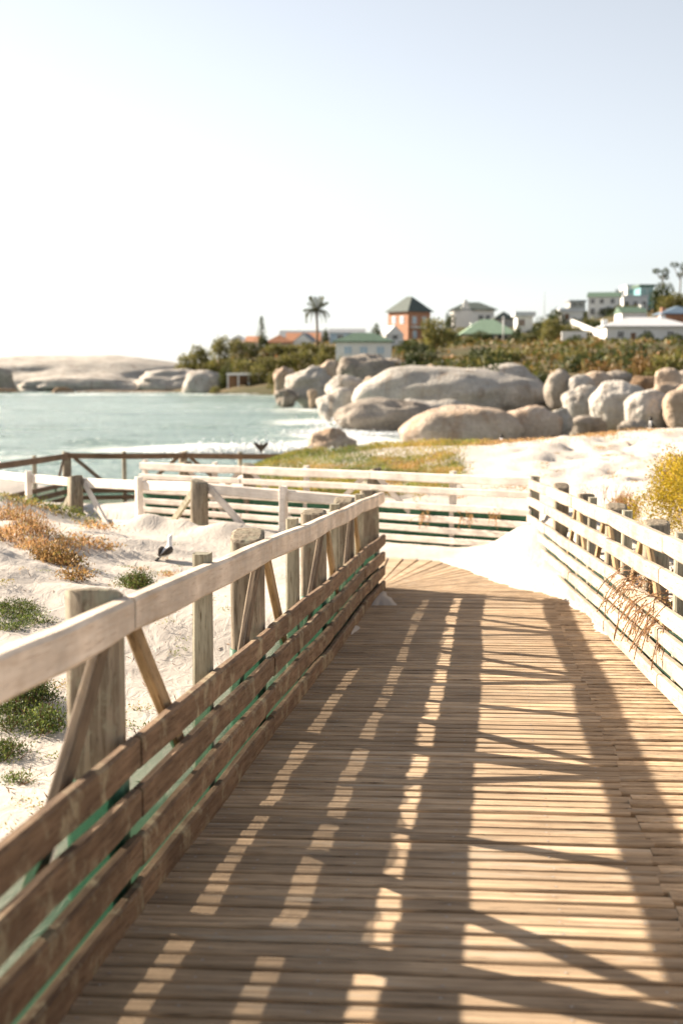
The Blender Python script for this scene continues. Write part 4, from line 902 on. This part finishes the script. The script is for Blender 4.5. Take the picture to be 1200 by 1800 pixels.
# palm
pb_ = at(557, 602, 262); pt_ = at(555, 545, 262); hp = pt_.z-pb_.z
palm = thing('palm_tree', 'tall date palm standing alone against the pale sky', 'palm tree', pb_)
link('trunk', loft('trunk', [(0, 0, -1.5), (0, 0, 0), (.05, 0, hp*.5), (-.1, 0, hp)], [.32, .26, .22, .26], M['trunk'], 9), palm)
def frond(L_, droop, seed):
    r = random.Random(seed); V = []; F = []; n = 12
    pts = [(L_*math.sin(t*math.pi*.5)*.95, 0, L_*(.38*t-droop*t*t)) for t in [i/n for i in range(n+1)]]
    for i in range(n):
        a_, b_ = Vector(pts[i]), Vector(pts[i+1]); wl_ = .62*math.sin(math.pi*min(1, (i+1.5)/n))+.1
        k = len(V); V += [a_+Vector((0, -.04, 0)), a_+Vector((0, .04, 0)), b_+Vector((0, .03, 0)), b_+Vector((0, -.03, 0))]; F.append((k, k+1, k+2, k+3))
        for sg in (-1, 1):
            for q in (0, .5):
                c_ = a_.lerp(b_, q); k = len(V); tip = c_+Vector((.25, sg*wl_, -.22-r.random()*.15)); V += [c_, c_+Vector((.14, 0, 0)), tip]; F.append((k, k+1, k+2))
    return mesh('frond', V, F, M['palm_leaf'])
fr_me = [frond(2.5, d_, i) for i, d_ in enumerate((.15, .5, .85, 1.1, -.05))]
for i in range(34):
    lvl = i % 5; o = bpy.data.objects.new('frond', fr_me[(4, 0, 1, 2, 3)[lvl]]); COL.objects.link(o); o.parent = palm
    o.location = (-.1, 0, hp+.1); o.rotation_euler = (0, (-.75, -.35, 0, .1, .3)[lvl], i*2.399)
# thin norfolk pine
nb_ = at(460, 606, 275); nh = at(460, 556, 275).z-nb_.z
pine = thing('pine_tree', 'thin sparse conifer spire on the skyline left of the palm', 'tree', nb_)
link('trunk', loft('trunk', [(0, 0, -1), (0, 0, nh*.5), (0, 0, nh)], [.16, .1, .03], M['trunk'], 7), pine)
for k in range(9):
    f = .15+.8*k/8; pts = []
    rr = 1.5*(1-f)+.15
    for a in range(6):
        t = np.linspace(.1, 1, 16); an = a*math.pi/3+k*.4
        pts.append(np.stack([rr*t*math.cos(an), rr*t*math.sin(an), f*nh+.15*t], -1)+RNG.normal(size=(16, 3))*.07)
    cloud('branch_whorl', np.concatenate(pts), .28, M['leaf_dark'], pine, asp=.5)
# two ragged umbrella pines at the right edge
for px, yb, yt, lb in [(1163, 505, 472, 'ragged dark pine with forked crown above the hilltop bush'), (1194, 512, 458, 'tall ragged pine cut by the right edge of the photo')]:
    b_ = at(px, yb, 310); hh = at(px, yt, 310).z-b_.z; t_ = thing('pine_tree', lb, 'tree', b_)
    link('trunk', loft('trunk', [(0, 0, -2), (.1, 0, hh*.4), (.5, 0, hh*.8)], [.2, .15, .08], M['trunk'], 7), t_)
    link('limb', loft('limb', [(.1, 0, hh*.35), (-.8, .1, hh*.6), (-1.4, 0, hh*.78)], [.12, .08, .05], M['trunk'], 6), t_)
    P_, d = blob_points([(-1.3, 0, hh*.86, .9, .8, .45), (.6, 0, hh*.8, .7, .7, .9), (-.2, .2, hh*.55, .5, .5, .35), (.9, .2, hh*.55, .5, .5, .5)], 700)
    cloud('crown', P_, .3, M['leaf_dark'], t_, asp=.6, out=d)

# ------------------------------------------------------------------ dune plants
def patch(name, label, cat, spots, n, size, mat, kind=None, stems=True, hmul=1.0, asp=.4, group=None, up=.6, stem_m='twig'):
    """low plant spread over the sand: spots = (x, y, rx, ry, h)"""
    sp = np.array(spots, float); root = thing(name, label, cat, (sp[0, 0], sp[0, 1], lz(sp[0, 0], sp[0, 1])), group) if kind is None else None
    c = np.array(root.location) if root else np.zeros(3)
    w = sp[:, 2]*sp[:, 3]; w = w/w.sum(); k = RNG.choice(len(sp), n, p=w); rr = np.sqrt(RNG.random(n)); an = RNG.uniform(0, 2*math.pi, n)
    # leaves gather in tufts
    nt_ = max(6, n//26); tk = RNG.choice(len(sp), nt_, p=w); tr = np.sqrt(RNG.random(nt_)); ta = RNG.uniform(0, 2*math.pi, nt_)
    tx = sp[tk, 0]+sp[tk, 2]*tr*np.cos(ta); ty = sp[tk, 1]+sp[tk, 3]*tr*np.sin(ta); th = sp[tk, 4]*(1-.75*tr**2)*RNG.uniform(.5, 1.15, nt_)
    tz = land(tx, ty)
    q = RNG.integers(0, nt_, n); g = RNG.normal(size=(n, 3)); sz = size*2.2
    X_ = tx[q]+g[:, 0]*sz; Y_ = ty[q]+g[:, 1]*sz; Z_ = tz[q]+th[q]*np.clip(RNG.random(n)**.6, 0, 1)
    P_ = np.stack([X_, Y_, Z_], -1)-c
    o = cloud('foliage' if root else name, P_, size, M[mat], root, asp=asp, up_bias=up)
    if root and stems:
        V = []; F = []
        for i in range(min(nt_, 160)):
            b0 = np.array([tx[i], ty[i], tz[i]-.02])-c; t0 = b0+np.array([RNG.normal()*.05, RNG.normal()*.05, th[i]+.02]); s_ = .003+size*.05
            k_ = len(V); V += [b0+[s_, 0, 0], b0+[-s_*.5, s_, 0], b0+[-s_*.5, -s_, 0], t0+[s_*.5, 0, 0], t0+[-s_*.25, s_*.5, 0], t0+[-s_*.25, -s_*.5, 0]]
            F += [(k_, k_+1, k_+4, k_+3), (k_+1, k_+2, k_+5, k_+4), (k_+2, k_, k_+3, k_+5)]
        link('stems', mesh('stems', V, F, M[stem_m]), root)['kind'] = 'stuff'
    if kind: tag(o, label, None, None, kind)
    return root or o
def gp(px, py, Y0=3, Y1=60):
    """where the line of sight through a pixel meets the land"""
    Y = np.arange(Y0, Y1, .1); u = (px-600)/FPX; v = (900-py)/FPX; b = math.cos(PITCH)+v*math.sin(PITCH); c = -math.sin(PITCH)+v*math.cos(PITCH)
    z = land(u*Y/b, Y, False); ray = H+c*Y/b; hit = np.where(ray <= z)[0]; Yh = Y[hit[0]] if len(hit) else Y1
    return u*Yh/b, Yh
def spots(lst, hm=1.0, Y0=3, Y1=60):
    out = []
    for px, py, rpx, rpy, h in lst:
        x_, y_ = gp(px, py, Y0, Y1); out.append((x_, y_, rpx*y_/FPX, max(.05, rpy*y_*y_/(FPX*2.1)), h*hm))
    return out
patch('dune_plant', 'dense green fleshy dune plant behind the nearest thick post', 'plant', spots([(35, 1245, 38, 26, .13), (80, 1285, 26, 24, .12), (62, 1235, 30, 14, .12)], Y0=4.4, Y1=12), 7000, .017, 'leaf_green')
patch('dune_plant', 'dark green creeping plant at the left edge below the dense one', 'plant', spots([(8, 1330, 26, 24, .08), (30, 1385, 16, 10, .04), (20, 1290, 14, 12, .05)], Y0=4.0, Y1=12), 2600, .015, 'leaf_green')
patch('dune_plant', 'flat green creeper spreading over the dune at the left edge', 'plant', spots([(22, 1080, 38, 16, .06), (60, 1100, 30, 8, .04), (15, 1105, 30, 6, .04)], Y0=5, Y1=14), 3200, .018, 'leaf_green')
patch('dune_plant', 'small dense green tuft behind the top of the nearest thick post', 'plant', spots([(240, 1034, 20, 12, .13)], Y0=6, Y1=16), 2400, .02, 'leaf_green')
patch('dune_shrub', 'bright orange upright dune bush near the left edge', 'shrub', spots([(45, 950, 40, 20, .22), (20, 920, 26, 12, .25), (75, 975, 30, 10, .12)], Y0=7, Y1=18), 4200, .033, 'leaf_orange', up=1.2, asp=.25)
patch('dune_shrub', 'rust brown low bush on the dune slope right of the orange bush', 'shrub', spots([(105, 995, 34, 10, .16), (135, 1020, 16, 8, .12)], Y0=7, Y1=17), 2600, .028, 'leaf_rust', up=.9)
patch('dune_shrub', 'row of dry orange sprigs trailing over the dune crest', 'shrub', spots([(165, 935, 26, 8, .12), (190, 965, 22, 7, .09), (130, 960, 30, 8, .09)], Y0=9, Y1=18), 900, .035, 'leaf_orange', up=.9)
patch('dune_plant', 'green creeper hugging the dune crest by the white fence posts', 'plant', spots([(75, 895, 34, 5, .10), (120, 905, 30, 6, .10), (30, 885, 30, 5, .08), (145, 920, 12, 6, .08)], Y0=9, Y1=18), 1500, .035, 'leaf_mix')
patch('dune_plant', 'thin orange creeper on the sand below the gull', 'plant', spots([(270, 1010, 30, 4, .04), (295, 1016, 16, 5, .05)], Y0=7, Y1=16), 260, .02, 'leaf_orange')
# small seedlings scattered on the sand
sp_ = []
r_ = random.Random(12)
for i in range(130):
    px = r_.uniform(0, 460); py = r_.uniform(905, 1480)
    if px > 130+(1500-py)*.75: continue
    x_, y_ = gp(px, py, 4, 18)
    if x_ < LX(y_)-.3: sp_.append((x_, y_, r_.uniform(.02, .09), r_.uniform(.02, .12), r_.uniform(.02, .05)))
patch('sand_seedlings', 'tiny green and orange seedlings scattered over the left dune', 'x', sp_, 2400, .016, 'leaf_mix', kind='stuff')
sp_ = []
for i in range(90):
    px = r_.uniform(700, 1200); py = r_.uniform(768, 880)
    x_, y_ = gp(px, py, 14, 40)
    if x_ > RX(y_)+.4 or y_ > 18.8: sp_.append((x_, y_, r_.uniform(.04, .25), r_.uniform(.05, .3), r_.uniform(.03, .1)))
patch('sand_seedlings', 'small green and orange tufts dotting the right sand dune', 'x', sp_, 3200, .03, 'leaf_orange', kind='stuff')
# dry litter and twigs blown over the sand
P_ = []
for i in range(700):
    px = r_.uniform(0, 470); py = r_.uniform(930, 1480)
    if px > 150+(1500-py)*.75: continue
    x_, y_ = gp(px, py, 4, 18)
    if x_ < LX(y_)-.3: P_.append((x_, y_, lz(x_, y_)+.006))
tag(cloud('sand_litter', np.array(P_), .055, M['twig'], None, asp=.10), 'dry twigs and shell litter scattered on the left dune', None, None, 'stuff')
# fynbos bank behind the white fence
def bank(n, xy, h, size, mat, label, name):
    P_ = []
    X_, Y_ = xy(n); Z_ = land(X_, Y_, False); nz = .35+.9*vnoise(X_*1.3, Y_*1.3, 8)
    P_ = np.stack([X_, Y_, Z_+RNG.random(n)**.7*h*nz], -1); o = cloud(name, P_, size, M[mat], None, asp=.22, up_bias=1.6); tag(o, label, None, None, 'stuff')
def reg1(n):
    u = RNG.random(n); Y_ = 19.0+u*14; px = 440+RNG.random(n)*(330+70*u)+20*u+fbm(Y_*1.1, Y_*0+3, 3, 61)*90+RNG.normal(size=n)*9
    return (px-600)/FPX*Y_, Y_
def okveg(X_, Y_, t): return fbm(X_*.55, Y_*.55, 3, 15) > t
def reg_green(n):
    X_, Y_ = reg1(n); k = okveg(X_, Y_, -.07) & (side_of(X_, Y_, FB[0], FB[1]) > .25); return X_[k], Y_[k]
def cl_bank(regf, n, h, size, mat, label, name, seed=8, off=.0):
    X_, Y_ = regf(n); Z_ = land(X_, Y_, False); nz = .3+.9*vnoise(X_*1.5, Y_*1.5, seed)
    P_ = np.stack([X_, Y_, Z_+off+RNG.random(len(X_))**.7*h*nz], -1); o = cloud(name, P_, size, M[mat], None, asp=.22, up_bias=1.6); tag(o, label, None, None, 'stuff')
cl_bank(reg_green, 95000, .12, .055, 'leaf_mix', 'green and rust coloured dune plants on the bank behind the white fence', 'dune_ground_cover')
def reg_y(n):
    X_, Y_ = reg1(n); k = (fbm(X_*.8, Y_*.5, 3, 40) > .02) & (side_of(X_, Y_, FB[0], FB[1]) > .25); return X_[k], Y_[k]
cl_bank(reg_y, 34000, .13, .055, 'leaf_gold', 'yellow-green succulents on the bank behind the white fence', 'dune_ground_cover', 9)
def reg_crest(n):
    px = RNG.uniform(560, 1215, n); Y_ = 31.0+RNG.normal(size=n)*1.3+(px-860)/400; k = fbm(px*.02, Y_*.6, 3, 50) > -.12; X_ = (px-600)/FPX*Y_; return X_[k], Y_[k]
cl_bank(reg_crest, 13000, .09, .055, 'leaf_orange', 'dry orange grass fringe along the crest of the right dune', 'dune_grass', 10)

# right-hand shrubs
def bush(name, label, cx, cy, rx, ry, hz, n, size, mat, nb=10, zoff=0):
    g = lz(cx, cy)+zoff; root = thing(name, label, 'shrub', (cx, cy, g)); r = random.Random(int(cx*100)); bl = [(0, 0, hz*.35, rx*.7, ry*.7, hz*.45)]
    for _ in range(nb): bl.append((r.uniform(-.75, .75)*rx, r.uniform(-.75, .75)*ry, hz*r.uniform(.15, .7), rx*r.uniform(.18, .38), ry*r.uniform(.2, .38), hz*r.uniform(.2, .35)))
    P_, d = blob_points(bl, n); cloud('foliage', P_, size, M[mat], root, asp=.35, out=d, up_bias=.5)
    V = []; F = []
    for i in range(60):
        t0 = np.array(bl[r.randrange(len(bl))][:3])+RNG.normal(size=3)*.12; b0 = np.array([t0[0]*.3, t0[1]*.3, -.1]); s_ = .006
        k_ = len(V); V += [b0+[s_, 0, 0], b0+[-s_*.5, s_, 0], b0+[-s_*.5, -s_, 0], t0+[s_*.4, 0, 0], t0+[-s_*.2, s_*.4, 0], t0+[-s_*.2, -s_*.4, 0]]
        F += [(k_, k_+1, k_+4, k_+3), (k_+1, k_+2, k_+5, k_+4), (k_+2, k_, k_+3, k_+5)]
    link('stems', mesh('stems', V, F, M['twig']), root)['kind'] = 'stuff'; return root
a_ = at(1185, 900, 13.8)
bush('dune_shrub', 'bright yellow-green bush behind the right fence', a_.x+.25, 13.8, .78, .8, .98, 24000, .030, 'leaf_yellow', zoff=.02)
a_ = at(1195, 850, 15.5)
bush('dune_shrub', 'rust-brown bush rising behind the yellow one at the right edge', a_.x+.1, 15.6, .5, .5, .72, 6000, .033, 'leaf_rust', zoff=.15)
a_ = at(1100, 880, 15.6)
bush('dune_shrub', 'small orange-brown bush at the left foot of the yellow bush', a_.x, 15.6, .26, .3, .42, 3200, .026, 'leaf_orange', 5, zoff=.05)
# bare twigs
tw = thing('bare_twig_bush', 'leafless twiggy bush on the sand above the right fence', 'shrub', (at(1085, 880, 16).x, 16.0, lz(at(1085, 880, 16).x, 16.0)))
V = []; F = []; r_ = random.Random(3)
def twig(p, d, L_, rad, lev):
    q = p+d*L_; s = d.cross(Vector((0, 1, .1))).normalized()*rad; u = d.cross(s).normalized()*rad; k = len(V)
    V.extend([p+s, p-s*.5+u, p-s*.5-u, q+s*.6, q-s*.3+u*.6, q-s*.3-u*.6]); F.extend([(k, k+1, k+4, k+3), (k+1, k+2, k+5, k+4), (k+2, k, k+3, k+5)])
    if lev > 0:
        for _ in range(r_.choice((2, 2, 3))):
            nd = (d+Vector((r_.uniform(-.7, .7), r_.uniform(-.5, .5), r_.uniform(-.2, .5)))).normalized(); twig(q, nd, L_*r_.uniform(.6, .85), rad*.65, lev-1)
for k in range(7): twig(Vector((r_.uniform(-.2, .2), r_.uniform(-.2, .2), 0)), Vector((r_.uniform(-.8, .8), r_.uniform(-.3, .3), 1)).normalized(), .17, .006, 4)
link('twigs', mesh('twigs', V, F, M['twig']), tw)['kind'] = 'stuff'
# creeper pouring through the right fence
def creeper(label, cx, cy, zc, n, spanx, spany, drop, seed, fan=1.0, leafn=9, inward=-1):
    r = random.Random(seed); root = thing('trailing_creeper', label, 'plant', (cx, cy, zc)); P_ = []
    V = []; F = []
    for k in range(n):
        p = Vector((r.uniform(-.03, .12), r.uniform(-spany, spany), r.uniform(-.05, .1))); d = Vector((inward*r.uniform(.3, 1), r.uniform(-.9, .5)*fan, r.uniform(-.1, .5))).normalized()
        L_ = r.uniform(.02, .05)*spanx
        for i in range(12):
            q = p+d*L_; s = Vector((.003, 0, 0)); u = Vector((0, .0022, .0022)); kk = len(V)
            V.extend([p+s, p-s+u, p-s-u, q+s, q-s+u, q-s-u]); F.extend([(kk, kk+1, kk+4, kk+3), (kk+1, kk+2, kk+5, kk+4), (kk+2, kk, kk+3, kk+5)])
            d = (d+Vector((r.uniform(-.15, .15), r.uniform(-.2, .2), -.22*drop))).normalized(); 
            zg = -S*(cy+q.y)-zc+.02
            if q.z < zg: d.z = abs(d.z)*.1; q.z = zg
            p = q
            for _ in range(leafn//3): P_.append((p.x+r.gauss(0, .008), p.y+r.gauss(0, .01), p.z+r.gauss(0, .008)))
    link('stems', mesh('stems', V, F, M['twig']), root)['kind'] = 'stuff'; cloud('foliage', np.array(P_), .019, M['leaf_orange'], root, asp=.4)
    return root
yc = 8.9; creeper('orange dry creeper pouring through the right fence onto the boards', RX(yc)+.05, yc, -S*yc+.50, 62, .80, .75, .85, 4, leafn=6)
yc = 9.6; creeper('dry creeper tangled behind the second rail of the right fence', RX(yc)+.20, yc, -S*yc+.55, 50, .6, .8, .5, 8, inward=.4)
for xx_, sx_ in ((742, 5), (812, 6), (862, 7)):
    b_, _, _ = fB(s_at(fB, LB, xx_, 0)); creeper(['dry orange sprigs hanging on the lower rails left of centre in the far white fence', 'dry orange sprigs in the middle of the far white fence', 'dry orange sprigs on the far white fence nearest the corner'][sx_-5], b_.x, b_.y-.02, b_.z+.45*.93, 14, .55, .16, .6, sx_, inward=-.1)

# ------------------------------------------------------------------ birds
# gull sitting on the sand, seen from behind
gx_, gy_ = gp(290, 984, 8, 16); gz = lz(gx_, gy_)
g_ = thing('gull', 'black-backed gull sitting on the sand with its white head turned away', 'gull', (gx_, gy_, gz)); g_.rotation_euler = (0, 0, R(-4)); g_.scale = (.74, .74, .74)
link('body', loft('body', [(-.04, -.20, .045), (-.03, -.15, .05), (-.01, -.08, .065), (0, 0, .075), (.02, .09, .085), (.03, .15, .11), (.03, .18, .15), (.03, .19, .20), (.03, .20, .235), (.03, .235, .245), (.03, .26, .24)],
     [.006, .022, (.045, .04), (.062, .055), (.06, .055), (.045, .045), .03, .026, .032, .026, .008], M['whitef'], 12), g_)
for sg in (-1, 1):
    link('wing', loft('wing', [(sg*.035+.03, .10, .11), (sg*.055+.015, .02, .11), (sg*.05, -.08, .10), (sg*.03-.015, -.16, .08), (-.03, -.22, .06)], [.01, (.035, .045), (.036, .04), (.02, .022), .004], M['darkbrown'], 10), g_)
link('tail', loft('tail', [(-.03, -.14, .045), (-.055, -.21, .02), (-.07, -.26, .008)], [(.02, .012), (.03, .008), (.028, .004)], M['black'], 8), g_)
link('beak', loft('beak', [(.03, .25, .24), (.03, .285, .236), (.03, .305, .228)], [.009, .007, .002], M['beak'], 6), g_)
for sg in (-1, 1): link('leg', loft('leg', [(sg*.025, .02, .05), (sg*.025, .03, -.03)], [.005, .005], M['beak'], 6), g_)
# penguins beyond the dune crest
def penguin(label, px, ptop, Y, hgt, rot):
    top = at(px, ptop, Y); z0 = top.z-hgt; p_ = thing('penguin', label, 'penguin', (top.x, Y, z0)); p_.rotation_euler = (0, 0, R(rot)); k = hgt/.6
    sc_ = lambda L_: [(a*k, b*k, c*k) for a, b, c in L_]
    link('body', loft('body', sc_([(0, 0, .02), (0, 0, .06), (0, .0, .15), (0, -.01, .28), (0, 0, .38), (0, 0, .44), (0, 0, .48)]), [.04*k, (.085*k, .075*k), (.10*k, .09*k), (.095*k, .085*k), (.065*k, .06*k), (.045*k, .045*k), .042*k], M['whitef'], 12), p_)
    link('back', loft('back', sc_([(0, .04, .05), (0, .045, .2), (0, .045, .33), (0, .03, .45)]), [(.05*k, .05*k), (.092*k, .07*k), (.08*k, .06*k), (.04*k, .03*k)], M['black'], 12), p_)
    link('head', loft('head', sc_([(0, .0, .47), (0, 0, .51), (0, 0, .56), (0, 0, .59), (0, 0, .60)]), [.038*k, .05*k, .05*k, .03*k, .008*k], M['black'], 12), p_)
    link('beak', loft('beak', sc_([(0, -.04, .53), (0, -.08, .525), (0, -.10, .515)]), [.014*k, .01*k, .003*k], M['black'], 6), p_)
    link('chest_band', loft('chest_band', sc_([(-.085, -.045, .18), (-.075, -.065, .33), (0, -.075, .385), (.075, -.065, .33), (.085, -.045, .18)]), [.010*k]*5, M['black'], 6), p_)
    for sg in (-1, 1):
        link('flipper', loft('flipper', sc_([(sg*.075, 0, .37), (sg*.115, 0, .28), (sg*.13, .01, .16)]), [(.012*k, .03*k), (.010*k, .032*k), .008*k], M['black'], 8), p_)
        link('foot', loft('foot', sc_([(sg*.04, .03, .012), (sg*.045, -.06, .01)]), [(.02*k, .01*k), (.032*k, .006*k)], M['black'], 8), p_)
penguin('penguin standing in the grass before the split boulder', 1143, 732, 34.6, .55, -25)
penguin('small white-breasted penguin peeping over the dune edge by the tan boulder', 881, 763, 35.2, .5, 60)
# dark bird with half-raised wings on the far rail
rp = at(459, 796, 30.7); bd = thing('dark_bird', 'dark bird with half-raised wings perched on the far brown rail', 'bird', rp)
link('body', loft('body', [(0, .0, 0), (0, 0, .05), (0, 0, .11), (0, -.01, .16), (0, -.02, .20), (0, -.05, .21)], [.012, .03, .045, .035, .02, .004], M['darkbrown'], 10), bd)
for sg in (-1, 1): link('wing', loft('wing', [(sg*.02, 0, .08), (sg*.07, .01, .15), (sg*.13, .02, .20), (sg*.16, .02, .21)], [(.012, .04), (.012, .045), (.010, .03), .004], M['darkbrown'], 8), bd)

# surf against the rocks
def surf(label, spots_, n):
    P_ = []
    for (px, py, Y, rx, ry, rz) in spots_:
        c = at(px, py, Y); q = RNG.normal(size=(n, 3))*np.array([rx, ry, rz])*.5; q[:, 2] = np.abs(q[:, 2])*.45; P_.append(q+np.array([c.x, c.y, SEA]))
    o = cloud('surf_spray', np.concatenate(P_), .14, M['foam'], None, asp=.9); tag(o, label, None, None, 'stuff')
surf('white surf breaking against the dark boulder', [(600, 745, 97, 2.2, .8, 1.6), (575, 760, 92, 2.5, .8, .5), (700, 768, 90, 3.0, .6, .35), (640, 790, 76, 3, .5, .3)], 900)
surf('white crests of waves rolling in beyond the far rail', [(455, 785, 74, 3.2, .8, 1.0), (400, 790, 72, 2.5, .6, .5), (520, 790, 73, 2.6, .6, .5), (430, 690, 208, 6, 1, .4), (200, 700, 222, 14, 1, .5)], 900)
